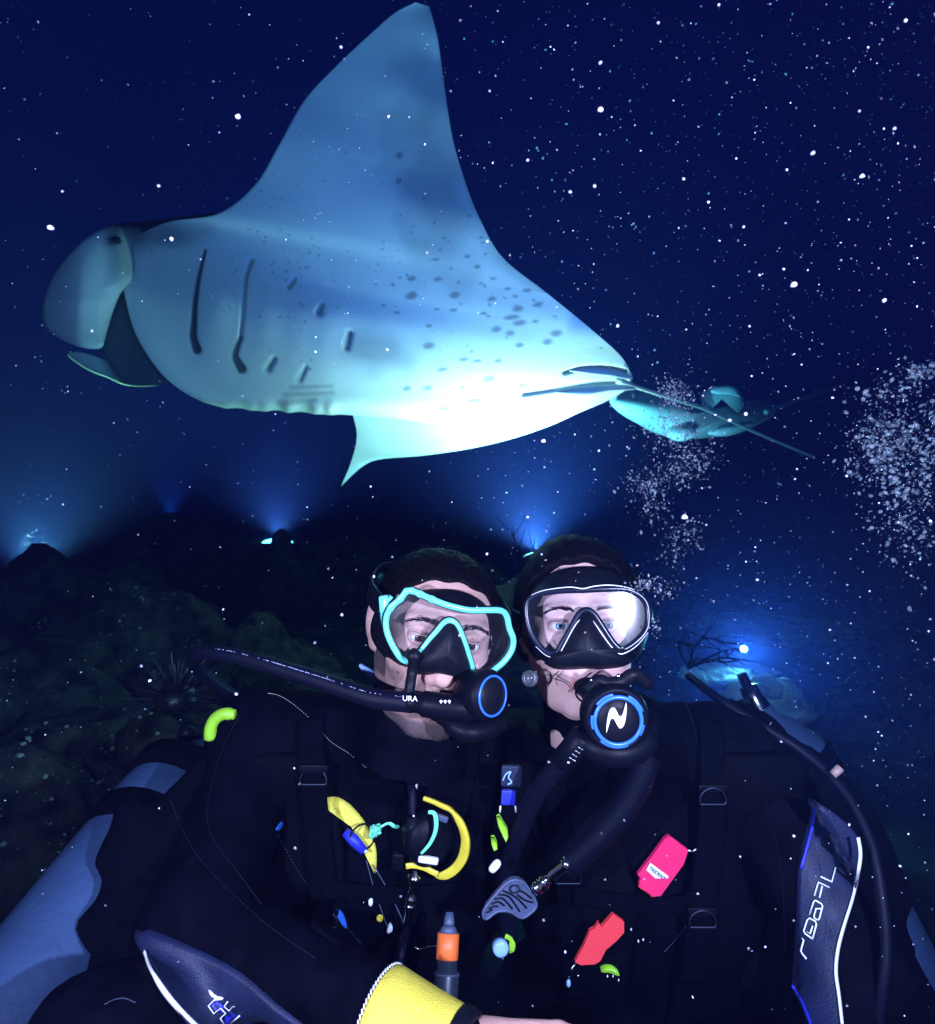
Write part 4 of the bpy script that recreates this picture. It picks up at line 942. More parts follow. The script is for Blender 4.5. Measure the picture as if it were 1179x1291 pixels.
patch('blue_trim', [(405, 1139), (412, 1141), (424, 1147), (432, 1155), (436, 1166), (436, 1171), (431, 1166), (426, 1156), (416, 1148)], 'm', BRBLUE, man, .004, .002, 3)
patch('blue_trim', [(348, 1046), (353, 1038), (356, 1041), (352, 1047)], 'm', BRBLUE, man, .004, .002, 2)
patch('collar_edge', [(453, 838), (462, 842), (476, 852), (490, 869), (489, 872), (472, 857), (456, 845)], 'm', SKYB, man, .006, .002, 3, .83)
# chest: yellow trim
vm = bodies['mvest']; vw = bodies['wvest']
patch('yellow_trim', [(399, 1011), (412, 1008), (427, 1009), (440, 1017), (452, 1030), (461, 1043), (470, 1062), (474, 1078), (473, 1101), (467, 1090), (459, 1072), (450, 1055), (438, 1036), (424, 1023), (410, 1015)], 'm', YEL, vm, .006, .004, 6)
# ring clip with blue band and mint bungee
rc = thing('clip_ring', B(457, 1056, .02), 'black ring clip with a blue band and mint bungee on the yellow trim', 'clip')
cc = B(457, 1056, .014); rp = [cc + V(math.cos(a)*.0175, 0, math.sin(a)*.0175) @ rot(0, 0, .5).T for a in np.linspace(0, 2*math.pi, 33)[:-1]]
mesh('ring', tube(rp, .0013, 6, True), RUBBER, rc)
mesh('blue_band', tube([B(435, 1049, .015), B(445, 1058, .016), B(459, 1073, .016)], [.0055, .0075, .0055], 12), ROYAL, rc)
mesh('band_end', tube([B(457, 1071, .019), B(463, 1074, .018)], .002, 8), WHITEP, rc)
vf = []; random.seed(2)
kc = B(472, 1047, .02)
for k in range(5):
    pts = [kc + np.random.normal(0, .0045, 3) for _ in range(5)]; vf.append(tube(smooth_path(pts, 4, True), .0019, 6, True))
mesh('bungee_knot', join(*vf), MINT, rc)
mesh('bungee_tail', strap(smooth_path([kc, B(481, 1042, .02), B(490, 1038, .02), B(498, 1042, .02), B(504, 1042, .018)], 4), [.002]*2+[.003]*7+[.0045]*6+[.003, .001], .001, V(0, -1, .2)), MINT, rc)
# spare regulator with yellow rim
so = thing('spare_regulator', B(545, 1055, .05), 'spare regulator with a curved yellow rim and mint strap on the chest of the man', 'regulator')
sc_ = B(540, 1055, .028); axr = V(.45, -.88, .1)
mesh('cover', lathe(sc_, axr, [(-.02, .030), (0, .034), (.010, .033), (.016, .026), (.020, .012), (.021, .0001)], 36), PLAST, so)
yl = [(534, 1006), (545, 1010), (558, 1016), (568, 1021), (577, 1032), (584, 1046), (587, 1062), (584, 1080), (576, 1093), (566, 1101), (556, 1104), (549, 1102)]
yp = smooth_path([P(x, y, sc_[1]-.016+.012*abs(i-6)/6) for i, (x, y) in enumerate(yl)], 5); n = len(yp)
mesh('yellow_rim', strap(yp, list(np.interp(np.linspace(0, 1, n), [0, .22, .30, .38, .6, .85, 1], [.005, .006, .004, .009, .0125, .011, .005])), .005, [V(-.5, -.8, 0)]*n), YELP, so)
yp = smooth_path([P(x, y, sc_[1]-.012) for x, y in [(512, 1092), (522, 1091), (535, 1094), (545, 1099), (552, 1102)]], 4)
mesh('yellow_tab', strap(yp, .0065, .004, V(0, -1, .3)), YELP, so)
yp = smooth_path([P(x, y, sc_[1]-.030) for x, y in [(540, 1024), (547, 1025), (550, 1034), (549, 1048), (543, 1062), (536, 1071), (531, 1076)]], 5)
mesh('mint_strap', strap(yp, list(np.interp(np.linspace(0, 1, len(yp)), [0, .3, 1], [.004, .0058, .003])), .0022, V(0, -1, .2)), MINT, so)
mesh('buckle', box(P(556, 1031, sc_[1]-.024), (.018, .005, .007), rot(0, .35, 0)), GREYR, so)
mesh('buckle', box(P(540, 1084, sc_[1]-.024), (.025, .006, .008), rot(0, .15, 0)), WHITEP, so)
mesh('mouthpiece', tube([P(520, 1030, sc_[1]-.01), P(521, 1060, sc_[1]-.012), P(516, 1075, sc_[1]-.01)], [.008, .010, .009], 12), RUBBER, so)
mesh('toggle', box(P(502, 1085, sc_[1]-.01), (.014, .012, .022), rot(0, .1, 0)), PLAST, so)
# chrome hose coupling
def coupling(name, a, b, label, prof, m=CHROME):
    t = thing(name, (a+b)/2, label, 'hose coupling'); d = b-a; L = np.linalg.norm(d)
    mesh('sleeve', lathe(a, d, [(L*q, r) for q, r in prof], 24), m, t); return t
a_, b_ = P(524, 1098, sc_[1]-.012), P(512, 1176, sc_[1]-.008)
cp = coupling('hose_coupling', a_, b_, 'chrome hose coupling hanging below the spare regulator', [(0, .003), (.05, .003), (.06, .0085), (.16, .0085), (.17, .006), (.4, .006), (.42, .0078), (.46, .0078), (.47, .0066), (.52, .0066), (.53, .0078), (.57, .0078), (.58, .0062), (.98, .0056), (1, .003)])
hs1 = thing('low_pressure_hose', P(508, 1180, .75), 'black hose running down from the chrome coupling of the man', 'hose')
mesh('hose', tube(smooth_path([b_, P(506, 1200, .74), P(500, 1250, .74), P(505, 1330, .76), P(520, 1420, .8)], 6), .0055, 12), HOSE, hs1)
hs2 = thing('low_pressure_hose', P(521, 1000, .75), 'black hose rising from the spare regulator to the collar of the man', 'hose')
mesh('hose', tube(smooth_path([P(520, 1032, sc_[1]), B(519, 990, .01), B(505, 950, .01), B(480, 905, .01), B(455, 875, .0), P(440, 860, .92)], 8), .0055, 12), HOSE, hs2)
# small toggles along the cords
for k, (pts, l, m) in enumerate([([(465, 1135), (469, 1133), (470, 1138), (468, 1143), (465, 1141)], 'small white cord lock, the uppermost on the cord of the man', WHITEP), ([(489, 1171), (494, 1168), (495, 1173), (492, 1178), (488, 1176)], 'small white cord lock beside the chrome coupling', WHITEP), ([(521, 991), (524, 990), (526, 994), (522, 996)], 'tiny white cord lock on the hose above the spare regulator', WHITEP)]):
    o = patch('cord_lock', pts, 'm', m, None, .014, .005, 2); tag(o, l, 'cord lock')
o = mesh('cord_bead', lathe(B(479, 1157, .018), (0, -1, .2), [(-.002, .0035), (.002, .0045), (.003, .003), (.001, .0014)], 20), YELP); tag(o, 'round yellow bead on the cord of the man', 'cord bead')
cords = thing('leash_cord', B(470, 1120, .01), 'thin dark braided cord hanging from the ring clip', 'cord')
for pts in ([(462, 1085), (470, 1115), (480, 1145), (492, 1175), (507, 1182)], [(470, 1090), (488, 1120), (503, 1150), (512, 1172)]): line('strand', pts, 'm', GREYR, cords, .0006, .010)
# torch with orange band
tq = thing('dive_torch', P(563, 1200, .72), 'slim black dive torch with an orange band at the waist of the man', 'torch')
ta, tb = P(567, 1150, .735), P(560, 1275, .69); d = tb-ta; L = np.linalg.norm(d)
mesh('neck', lathe(ta, d, [(0, .0045), (.01, .0065), (.018, .0055), (L*.12, .005), (L*.16, .008), (L*.22, .0115)], 24), GREYR, tq)
mesh('orange_band', lathe(ta, d, [(L*.22, .0118), (L*.225, .0128), (L*.49, .0128), (L*.495, .0118)], 32), ORANGE, tq)
mesh('body', lathe(ta, d, [(L*.49, .0120), (L*.60, .0122), (L*.61, .0145), (L*.66, .015), (L*1.1, .0148), (L*1.4, .014), (L*1.42, .010)], 32), mat('dark_grey_barrel', (.02, .03, .05), .35), tq)
mesh('bezel', lathe(ta, d, [(L*.625, .0151), (L*.635, .0157), (L*.65, .0151)], 32), GREYR, tq)
v, f = text_vf('N', .010, ta + d*.82 + V(0, -.0155, 0), V(1, 0, 0), V(0, 0, 1)); mesh('print', (v, f), SKYB, tq)
mesh('switch_cord', tube(smooth_path([P(523, 1194, .73), P(530, 1197, .728), P(540, 1194, .725), P(551, 1193, .722)], 5), .0008, 5), CHROME, tq)
# small gear between the divers
def single(name, vf, m, label, cat, parent=None): o = mesh(name, vf, m); return tag(o, label, cat)
tbn = thing('pull_button', P(631, 1194, .72), 'round pale blue pull button with a yellow green tab', 'button')
mesh('button', lathe(P(631, 1194, .725), (.1, -1, .1), [(-.006, .009), (.003, .0095), (.006, .0085), (.007, .006), (.007, .0001)], 28), SKYB, tbn)
mesh('tab', strap(smooth_path([P(637, 1180, .725), P(644, 1184, .725), P(646, 1194, .725), P(642, 1201, .727)], 4), [.005]*6+[.007]*5+[.002]*2, .003, V(0, -1, 0)), LIME, tbn)
gp = [(609, 1152), (613, 1143), (626, 1127), (636, 1116), (645, 1110), (654, 1110), (662, 1115), (670, 1126), (676, 1138), (675, 1145), (669, 1151), (660, 1157), (653, 1155), (645, 1150), (635, 1148), (625, 1150), (616, 1157), (611, 1158)]
gt = thing('ribbed_grip', P(642, 1135, .70), 'dark blue ribbed rubber grip plate between the two divers', 'grip')
mesh('plate', pane([P(x, y, .70 + (x-640)*.0003) for x, y in gp], V(0, 1, 0), .008), GREYR, gt, False)
for (a, b, c) in [((613, 1151), (617, 1149), (621, 1146)), ((616, 1146), (622, 1143), (628, 1143)), ((620, 1140), (628, 1137), (636, 1142)), ((624, 1134), (634, 1133), (646, 1146)), ((629, 1128), (642, 1131), (655, 1149)), ((634, 1123), (650, 1131), (664, 1145)), ((652, 1128), (662, 1135), (672, 1138)), ((656, 1123), (663, 1127), (670, 1133))]:
    mesh('rib', tube(smooth_path([P(x, y, .6992 + (x-640)*.0003) for x, y in (a, b, c)], 4), .0011, 6), RUBBER, gt)
mesh('rim', tube(smooth_path([P(x, y, .700 + (x-640)*.0003) for x, y in gp], 2, True), .0018, 6, True), GREYR, gt)
mesh('emblem', tube([P(649+6*math.cos(a), 1121+5*math.sin(a), .699) for a in np.linspace(0, 6.28, 20)[:-1]], .0008, 5, True), RUBBER, gt)
a_, b_ = P(674, 1122, .71), P(718, 1086, .70)
vp = coupling('inflator_valve', a_, b_, 'chrome inflator coupling pointing up right beside the ribbed grip', [(0, .007), (.12, .008), (.14, .006), (.2, .0085), (.24, .006), (.28, .0085), (.33, .006), (.45, .004), (.5, .0062), (.86, .0062), (.88, .0075), (.97, .0075), (1, .005)])
single('pill_float', box(P(624, 1092, .72), (.017, .008, .0095), rot(0, -.85, 0), .35), WHITEP, 'small pale pill shaped toggle above the ribbed grip', 'toggle')
for (pts, l) in [([(626, 1031), (630, 1029), (634, 1036), (640, 1046), (641, 1056), (638, 1062), (634, 1054), (629, 1043)], 'long lime green tab between the divers, the upper one'), ([(619, 1057), (623, 1056), (627, 1064), (627, 1071), (623, 1073), (620, 1065)], 'short lime green tab above the pale toggle')]:
    single('lime_tab', pane([P(x, y, .75) for x, y in pts], V(0, 1, 0), .006), LIME, l, 'tab')
bd = thing('dive_badge', P(641, 985, .77), 'dark blue badge with a squiggle hanging between the divers', 'badge')
mesh('plate', box(P(641, 1005, .775), (.018, .006, .018), rot(0, .05, 0), .1), ROYAL, bd); mesh('upper_plate', box(P(645, 978, .777), (.026, .006, .026), rot(0, .05, 0), .1), NAVY, bd)
mesh('squiggle', tube(smooth_path([P(x, y, .770) for x, y in [(634, 984), (638, 976), (644, 973), (641, 980), (645, 986), (640, 989)]], 5), .0012, 5), SKYB, bd)
for s in (631, 650): mesh('side_clip', tube([P(s, 1016, .77), P(s+(s-640)*.06, 1024, .77)], .0012, 6), WHITEP, bd)
# ------------------------------------------------------------------ suit details: woman
C4 = lambda p: cx(p, 980, 1060, 5.588)
patch('sleeve_panel', [(1022, 1010), (1040, 1018), (1064, 1035), (1082, 1056), (1086, 1082), (1082, 1110), (1072, 1150), (1060, 1185), (1055, 1220), (1058, 1260), (1063, 1310), (1030, 1310), (1015, 1275), (1003, 1250), (1006, 1200), (1009, 1140), (1010, 1100), (1018, 1060), (1026, 1030)], 'w', NAVY, woman, .007, .003, 14, .74)
line('white_piping', [(1082, 1056), (1085, 1075), (1083, 1095), (1076, 1130), (1065, 1165), (1057, 1195), (1054, 1225), (1058, 1255), (1063, 1300)], 'w', PRINT, woman, .0022, .009, dflt=.72, flat=.5)
line('blue_piping', [(1023, 1010), (1027, 1025), (1021, 1055), (1010, 1095)], 'w', ROYAL, woman, .0018, .009, dflt=.74)
line('blue_piping', [(1000, 1244), (1012, 1265), (1022, 1291), (1026, 1310)], 'w', ROYAL, woman, .0018, .009, dflt=.72)
mesh('sleeve_lettering', lines_vf([C4(s) for s in ([(412, 188), (384, 290), (305, 252)], [(368, 330), (290, 292), (262, 388)], [(318, 318), (298, 402)], [(228, 520), (258, 428), (270, 420), (312, 445), (320, 460), (296, 552), (284, 558), (262, 545), (258, 530), (275, 478), (312, 480)], [(248, 690), (196, 655), (186, 635), (212, 558), (228, 545), (270, 568), (276, 590), (250, 690)], [(205, 640), (232, 655), (250, 600)], [(172, 685), (186, 700), (166, 775), (176, 795), (206, 832)])], 'w', .0011, .0095, .72), PRINT, woman)
# pink and red pockets tabs with lettering
def webbing(name, pts, m, label, dd, extra=None):
    t = thing(name, P(*np.mean(pts, 0), dd), label, 'webbing handle'); mesh('webbing', pane([P(x, y, dd + (y-1100)*-.0002) for x, y in pts], V(0, 1, 0), .006), m, t, False); return t
dd = B(835, 1090, .02, 'w')[1]
t1 = webbing('weight_pocket_handle', [(844, 1054), (868, 1072), (862, 1090), (833, 1130), (822, 1130), (806, 1116), (808, 1107), (804, 1103), (822, 1080), (838, 1058)], PINK, 'bright pink webbing handle with a small white label on the vest of the woman', dd)
pts = [(820, 1088), (843, 1105), (837, 1117), (815, 1097)]; mesh('label', pane([P(x, y, dd-.0015) for x, y in pts], V(0, 1, 0), .001), PRINT, t1, False)
xd = P(841, 1107, dd)-P(818, 1090, dd); xd = xd/np.linalg.norm(xd); yd = V(-xd[2], 0, xd[0]); v, f = text_vf('TRIDENT', .0062, P(829, 1101.5, dd-.0028), xd, yd); mesh('lettering', (v, f), RUBBER, t1, False)
mesh('red_end', pane([P(x, y, dd-.001) for x, y in [(806, 1111), (818, 1121), (830, 1130), (822, 1131), (805, 1118)]], V(0, 1, 0), .002), RED, t1, False)
mesh('thread', lines_vf([[(868, 1072), (871, 1073)], [(873, 1074), (877, 1071)]], 'w', .0012, .02), PRINT, t1)
dd2 = B(757, 1190, .02, 'w')[1]
t2_ = webbing('weight_pocket_handle', [(773, 1153), (787, 1163), (787, 1176), (778, 1186), (764, 1198), (757, 1212), (750, 1216), (732, 1217), (725, 1213), (735, 1195), (744, 1174), (750, 1171), (755, 1163), (758, 1170)], RED, 'red webbing handle with a steel clip, lower on the vest of the woman', dd2)
mesh('pink_fold', pane([P(x, y, dd2-.0015) for x, y in [(754, 1166), (759, 1171), (757, 1195), (745, 1212), (728, 1213), (736, 1195), (745, 1175)]], V(0, 1, 0), .002), PINK, t2_, False)
mesh('clip', tube(smooth_path([P(727, 1214, dd2), P(722, 1220, dd2-.002), P(718, 1228, dd2), P(715, 1238, dd2), P(713, 1246, dd2)], 4), [.0015]*5+[.003]*5+[.0015]*7, 8), CHROME, t2_)
mesh('bead', rock_vf(P(717, 1240, dd2-.004), (.003, .003, .006), 2, 2, .05), SKYB, t2_)
single('clip_screw', rock_vf(B(729, 1230, .012, 'w'), (.003, .003, .003), 6, 2, .3), CHROME, 'tiny steel screw beside the clip of the red handle', 'screw')
o = patch('lime_crescent', [(758, 1226), (764, 1223), (774, 1224), (781, 1229), (780, 1231), (772, 1228), (764, 1226)], 'w', LIME, None, .012, .003, 3); tag(o, 'thin lime crescent on the vest of the woman below the red handle', 'tab')
for k, (x, y) in enumerate([(796, 1172), (805, 1187), (811, 1185), (766, 1231), (773, 1231), (780, 1236)]):
    mesh('stitch_fleck', rock_vf(B(x, y, .008, 'w'), (.0012, .001, .0022), k, 1, .4), PRINT, vw)
stitches('vest_stitches', [(838, 1200), (860, 1175), (878, 1150), (884, 1140)], 'w', 30, mat('blue_thread', (.10, .13, .3), .6), vw, .0005)
# straps, buckles and seams on the vests and suits
STR = mat('strap_webbing', (.0010, .0014, .0045), .65, bump=.8, bscale=1200, spec=.03)
def webstrap(name, pts, who, parent, w=.034, off=.010):
    p = smooth_path([V(*q) for q in pts], 8); q3 = [B(q[0], q[1], off, who) for q in p]
    for _ in range(4): q3 = [q3[0]] + [(q3[i-1]+2*q3[i]+q3[i+1])/4 for i in range(1, len(q3)-1)] + [q3[-1]]
    return mesh(name, strap(q3, w, .003, V(0, -1, .15)), STR, parent)
webstrap('shoulder_strap', [(392, 905), (392, 960), (398, 1030), (405, 1100), (410, 1180)], 'm', vm)
webstrap('shoulder_strap', [(620, 930), (612, 990), (600, 1060), (596, 1140)], 'm', vm, .03)
webstrap('shoulder_strap', [(700, 990), (708, 1060), (720, 1160), (728, 1260)], 'w', vw, .03)
webstrap('shoulder_strap', [(895, 905), (900, 980), (896, 1060), (885, 1150), (875, 1240)], 'w', vw)
webstrap('chest_strap', [(405, 1120), (470, 1128), (540, 1128), (596, 1120)], 'm', vm, .022, .012)
webstrap('chest_strap', [(722, 1128), (790, 1140), (850, 1142), (888, 1132)], 'w', vw, .022, .012)
for who, par, x, y in (('m', vm, 395, 985), ('m', vm, 408, 1165), ('w', vw, 899, 1010), ('w', vw, 886, 1165), ('w', vw, 716, 1110)):
    c = B(x, y, .016, who); mesh('d_ring', tube([c + V(math.cos(a)*.017, 0, max(math.sin(a), -.25)*.017) for a in np.linspace(0, 2*math.pi, 29)[:-1]], .0018, 7, True), mat('dull_steel', (.03, .035, .06), .5, 1), par)
    mesh('slider', box(B(x, y-16, .014, who), (.038, .005, .010)), PLAST, par)
thr = mat('seam_thread', (.005, .007, .02), .6)
for who, par, pts in (('s', man, [(300, 905), (275, 960), (262, 1040), (300, 1100), (330, 1140)]), ('s', man, [(215, 1010), (250, 1080), (330, 1160), (400, 1210)]), ('w', woman, [(880, 870), (930, 930), (965, 1010), (985, 1100), (990, 1200)]), ('w', woman, [(846, 850), (870, 900), (885, 960)])):
    stitches('seam_thread', pts, who, 90, thr, par, .0004, .002, .5)
# ------------------------------------------------------------------ regulators
ring_m = BRBLUE
rg = thing('regulator', P(620, 880, .68), 'black regulator with a thin blue ring in the mouth of the man', 'regulator')
rcM = P(612, 876, .69); axM = V(.70, -.70, .10); axM /= np.linalg.norm(axM)
mesh('housing', lathe(rcM - axM*.035, axM, [(0, .012), (.004, .020), (.015, .026), (.030, .0285), (.040, .0285), (.045, .026), (.046, .023)], 40), PLAST, rg)
mesh('blue_ring', tube([rcM + axM*.0115 + (lambda u, w: u*math.cos(a)*.0215+w*math.sin(a)*.0215)(np.cross(axM, V(0, 0, 1))/np.linalg.norm(np.cross(axM, V(0, 0, 1))), np.cross(axM, np.cross(axM, V(0, 0, 1)))/np.linalg.norm(np.cross(axM, np.cross(axM, V(0, 0, 1))))) for a in np.linspace(0, 2*math.pi, 49)[:-1]], .0014, 8, True), ring_m, rg)
mesh('purge_cover', lathe(rcM + axM*.010, axM, [(0, .0225), (.002, .020), (.005, .012), (.006, .0001)], 32), RUBBER, rg)
mo = HM.w((0, -.098, -.075))
mesh('mouthpiece', tube(smooth_path([mo, mo + V(.008, -.018, -.002), rcM - axM*.03], 6), [.014]*2+[.013]*11, 16, flat=.7), RUBBER, rg)
mesh('exhaust_tee', tube(smooth_path([P(555, 905, .70), P(585, 922, .685), P(606, 922, .69), P(636, 914, .71)], 6), [.007]*3+[.011]*13+[.007]*3, 14), PLAST, rg)
mesh('inlet_swivel', tube(smooth_path([P(600, 895, .69), P(570, 892, .688), P(540, 888, .69), P(515, 885, .695)], 5), [.014]*4+[.0145]*8+[.011]*4, 18), PLAST, rg)
v, f = text_vf('URA', .0085, P(517, 881, .682), V(1, 0, -.05), V(0, 0, 1)); mesh('print', (v, f), PRINT, rg, False)
for k in range(3): mesh('print_mark', pane([P(556+k*5.2+a, 885+b, .671) for a, b in ((-2, -1), (0, -2.6), (2, -1), (.5, 2.4))], V(0, .001, 0), 1), PRINT, rg, False)
bar = thing('mask_clip', P(520, 850, .72), 'black rubber bar hanging below the turquoise mask frame', 'clip')
mesh('bar', tube(smooth_path([HM.at(522, 826, -.124, 1), HM.at(520, 840, -.120, 1), HM.at(518, 860, -.115, 1), P(515, 882, .70)], 4) if False else smooth_path([HM.w(HM.at(522, 826, -.126, 1)), HM.w(HM.at(520, 845, -.118, 1)), P(517, 866, .70), P(515, 884, .70)], 5), .0062, 14), RUBBER, bar)
mesh('knob', rock_vf(HM.w(HM.at(522, 827, -.128, 1)), (.009, .008, .009), 5, 3, .02), RUBBER, bar)
bh = thing('regulator_hose', P(300, 840, .78), 'black hose looping from the regulator of the man over his shoulder', 'hose')
hp = smooth_path([P(520, 886, .695), P(470, 880, .70), P(420, 864, .715), P(370, 848, .73), P(320, 833, .745), P(280, 824, .76), P(252, 824, .785), P(244, 836, .83), P(262, 856, .89), P(300, 880, .95), P(350, 905, 1.02), P(420, 930, 1.06)], 8)
mesh('hose', tube(hp, list(np.interp(np.linspace(0, 1, len(hp)), [0, .2, .45, 1], [.0115, .0105, .0088, .0085])), 16), HOSE, bh)
vf = []; random.seed(9)
for k in range(120):
    t = .18 + .30*k/120 if k < 60 else random.uniform(.02, .48); i = int(t*(len(hp)-1)); p = hp[i] + (hp[i+1]-hp[i])*random.random(); d = hp[i+1]-hp[i]; d /= np.linalg.norm(d)
    r = np.interp(i/len(hp), [0, .2, .45, 1], [.0115, .0105, .0088, .0085]); q = p + V(0, -.72*r, .74*r); vf.append(tube([q, q + d*random.uniform(.0006, .0022) + V(0, 0, random.uniform(-.0005, .0005))], .00042, 4))
tag(mesh('worn_print', join(*vf), mat('worn_print', (.35, .38, .6), .5), bh), kind='stuff')
# woman's regulator
rw = thing('regulator', P(777, 900, .67), 'round regulator with a bright blue bezel and white wave emblem', 'regulator')
axW = V(.02, -1, .02); axW /= np.linalg.norm(axW); rcW = P(777, 906, .665); K_ = .665/FPX
mesh('housing', lathe(rcW - axW*-.0, axW, [(-.045, .018), (-.038, .030), (-.02, .036), (-.004, .0365), (.004, .034), (.006, .0295), (.002, .027)], 48), PLAST, rw)
uW = np.cross(axW, V(0, 0, 1)); uW /= np.linalg.norm(uW); wW = np.cross(uW, axW)
circ = lambda r, a, h: rcW + axW*h + (-uW*math.cos(a) + wW*math.sin(a))*r*(-1 if False else 1)
mesh('bezel', tube([circ(.0252, a, .008) for a in np.linspace(0, 2*math.pi, 65)[:-1]], .0022, 10, True), BRBLUE, rw)
for a0, a1 in ((.35, 1.15), (1.75, 2.5), (2.95, 3.45), (4.0, 5.1), (5.7, 6.1)):
    mesh('bezel_lug', strap([circ(.0278, a, .006) for a in np.linspace(a0, a1, 14)], .0032, .004, axW), BRBLUE, rw)
mesh('purge_cover', lathe(rcW + axW*.004, axW, [(0, .0245), (.002, .0235), (.0035, .012), (.004, .0001)], 40), RUBBER, rw)
C3 = lambda p: cx(p, 560, 840, 4.21)
nl = C3([(862, 355), (863, 320), (867, 285), (874, 250), (882, 230), (895, 219), (908, 224), (917, 240), (925, 258), (934, 268), (945, 264), (953, 245), (960, 218), (968, 192), (969, 225), (967, 255), (962, 290), (954, 315), (943, 328), (930, 329), (919, 312), (908, 290), (898, 277), (888, 278), (880, 292), (872, 322)])
mesh('wave_emblem', pane([P(x, y, .6545) for x, y in nl], V(0, 1, 0), .002), WHITEP, rw, False)
mo = HW.w((0, -.098, -.075)); mesh('mouthpiece', tube(smooth_path([mo, mo + V(.005, -.03, -.008), rcW - axW*.035], 6), [.019]*3+[.016]*10, 18, flat=.65), RUBBER, rw)
mesh('cable_tie', tube([mo + V(.003, -.016, -.004) + V(math.cos(a)*.021, 0, math.sin(a)*.0145) for a in np.linspace(0, 6.28, 30)[:-1]], .0012, 6, True), PLAST, rw)
mesh('upper_guard', tube(smooth_path([P(742, 872, .69), P(755, 858, .685), P(768, 862, .68), P(785, 858, .68), P(800, 850, .68), P(818, 862, .69)], 5), .007, 12), RUBBER, rw)
mesh('guard_screw', lathe(P(780, 852, .672), (0, -1, .2), [(0, .0025), (.002, .002), (.002, .0001)], 12), CHROME, rw)
mesh('exhaust_tee', tube(smooth_path([P(733, 920, .70), P(745, 940, .68), P(777, 950, .672), P(808, 940, .68), P(822, 915, .70)], 6), [.009]*4+[.015]*17+[.009]*4, 16), PLAST, rw)
ihose = thing('regulator_hose', P(700, 960, .7), 'smooth black hose running down left from the round regulator', 'hose')
mesh('hose', tube(smooth_path([P(748, 922, .69), P(722, 945, .70), P(695, 975, .715), P(672, 1010, .74), P(655, 1050, .76), P(640, 1100, .79), P(640, 1180, .82)], 8), .0115, 16), HOSE, ihose)
a_, b_ = P(738, 926, .68), P(708, 962, .695); d = b_-a_; L = np.linalg.norm(d); mesh('swivel', lathe(a_, d, [(0, .010), (.003, .0145), (L*.9, .0145), (L, .010)], 24), PLAST, ihose)
ax_ = d/np.linalg.norm(d); sd_ = np.cross(ax_, V(0, -1, 0)); sd_ /= np.linalg.norm(sd_)
for k in range(4): c = a_ + d*(.30+.12*k) + V(0, -.0148, 0); mesh('print_bar', tube([c - sd_*(.0028 if k < 3 else .005), c + sd_*(.0028 if k < 3 else .003)], .0005, 4), PRINT, ihose)
mesh('print_dot', rock_vf(a_ + d*.78 + V(0, -.0145, 0), (.002, .001, .002), 3, 2, .1), PRINT, ihose)
ch = thing('corrugated_hose', P(760, 1020, .72), 'ribbed inflator hose curving down the chest of the woman', 'hose')
cpth = smooth_path([P(815, 955, .75), P(805, 985, .735), P(788, 1015, .725), P(762, 1045, .72), (P(735, 1072, .715)), P(712, 1092, .712)], 40); n = len(cpth)
mesh('ribbed_tube', tube(cpth, [.0155 + .0022*math.sin(i*2*math.pi/4.6) for i in range(n)], 20), HOSE, ch)
# woman: hose round the arm, tank, tag
oh = thing('outer_hose', P(1090, 1040, .8), 'long thin black hose curving round the arm of the woman', 'hose')
mesh('hose', tube(smooth_path([P(868, 852, .97), P(905, 880, .90), P(960, 915, .86), P(1015, 950, .83), P(1062, 995, .79), P(1095, 1055, .75), P(1110, 1120, .72), P(1117, 1190, .70), P(1112, 1250, .69), P(1100, 1320, .69)], 8), .0062, 14), HOSE, oh)
mesh('tan_sleeve', tube([P(1050, 977, .785), P(1060, 968, .785)], .005, 10), mat('tan_rubber', (.35, .22, .2), .5), oh)
def tank(name, a, b, r, label, m):
    t = thing(name, a, label, 'scuba tank'); d = b-a; L = np.linalg.norm(d); u = d/L
    mesh('cylinder', lathe(a, d, [(0, .0001), (.004, r*.75), (.02, r*.97), (.05, r), (L-.12, r), (L-.07, r*.93), (L-.03, r*.65), (L-.01, r*.35), (L+.01, r*.3)], 64), m, t)
    mesh('valve', lathe(b, d, [(0, .018), (.012, .022), (.03, .016), (.05, .016), (.052, .009), (.075, .009)], 24), CHROME, t)
    w = np.cross(u, V(0, 1, 0)); w /= np.linalg.norm(w)
    mesh('valve_knob', lathe(b + u*.03 + w*.018, w, [(0, .006), (.015, .006), (.017, .014), (.04, .013), (.042, .005)], 20), RUBBER, t)
    for q in (.60, .80): mesh('tank_band', lathe(a, d, [(L*q, r*1.0), (L*q, r+.005), (L*q+.045, r+.005), (L*q+.045, r*1.0)], 64), NYLON, t)
    return t
tank('scuba_tank', P(-75, 1410, .62), P(255, 950, 1.08), .078, 'pale scuba tank slanting down to the lower left corner beside the man', SIL2)
patch('tank_cover', [(118, 1100), (150, 1062), (130, 1040), (150, 990), (178, 978), (230, 950), (300, 960), (300, 1130), (230, 1240), (150, 1320), (95, 1320), (70, 1290), (90, 1240), (125, 1210), (105, 1170), (90, 1150), (110, 1130), (100, 1112)], 'm', NYLON, vm, .004, .012, 5, .86) if False else None
tank('scuba_tank', P(1190, 1360, .98), P(960, 900, 1.10), .078, 'blue grey scuba tank behind the shoulder of the woman', SIL2)
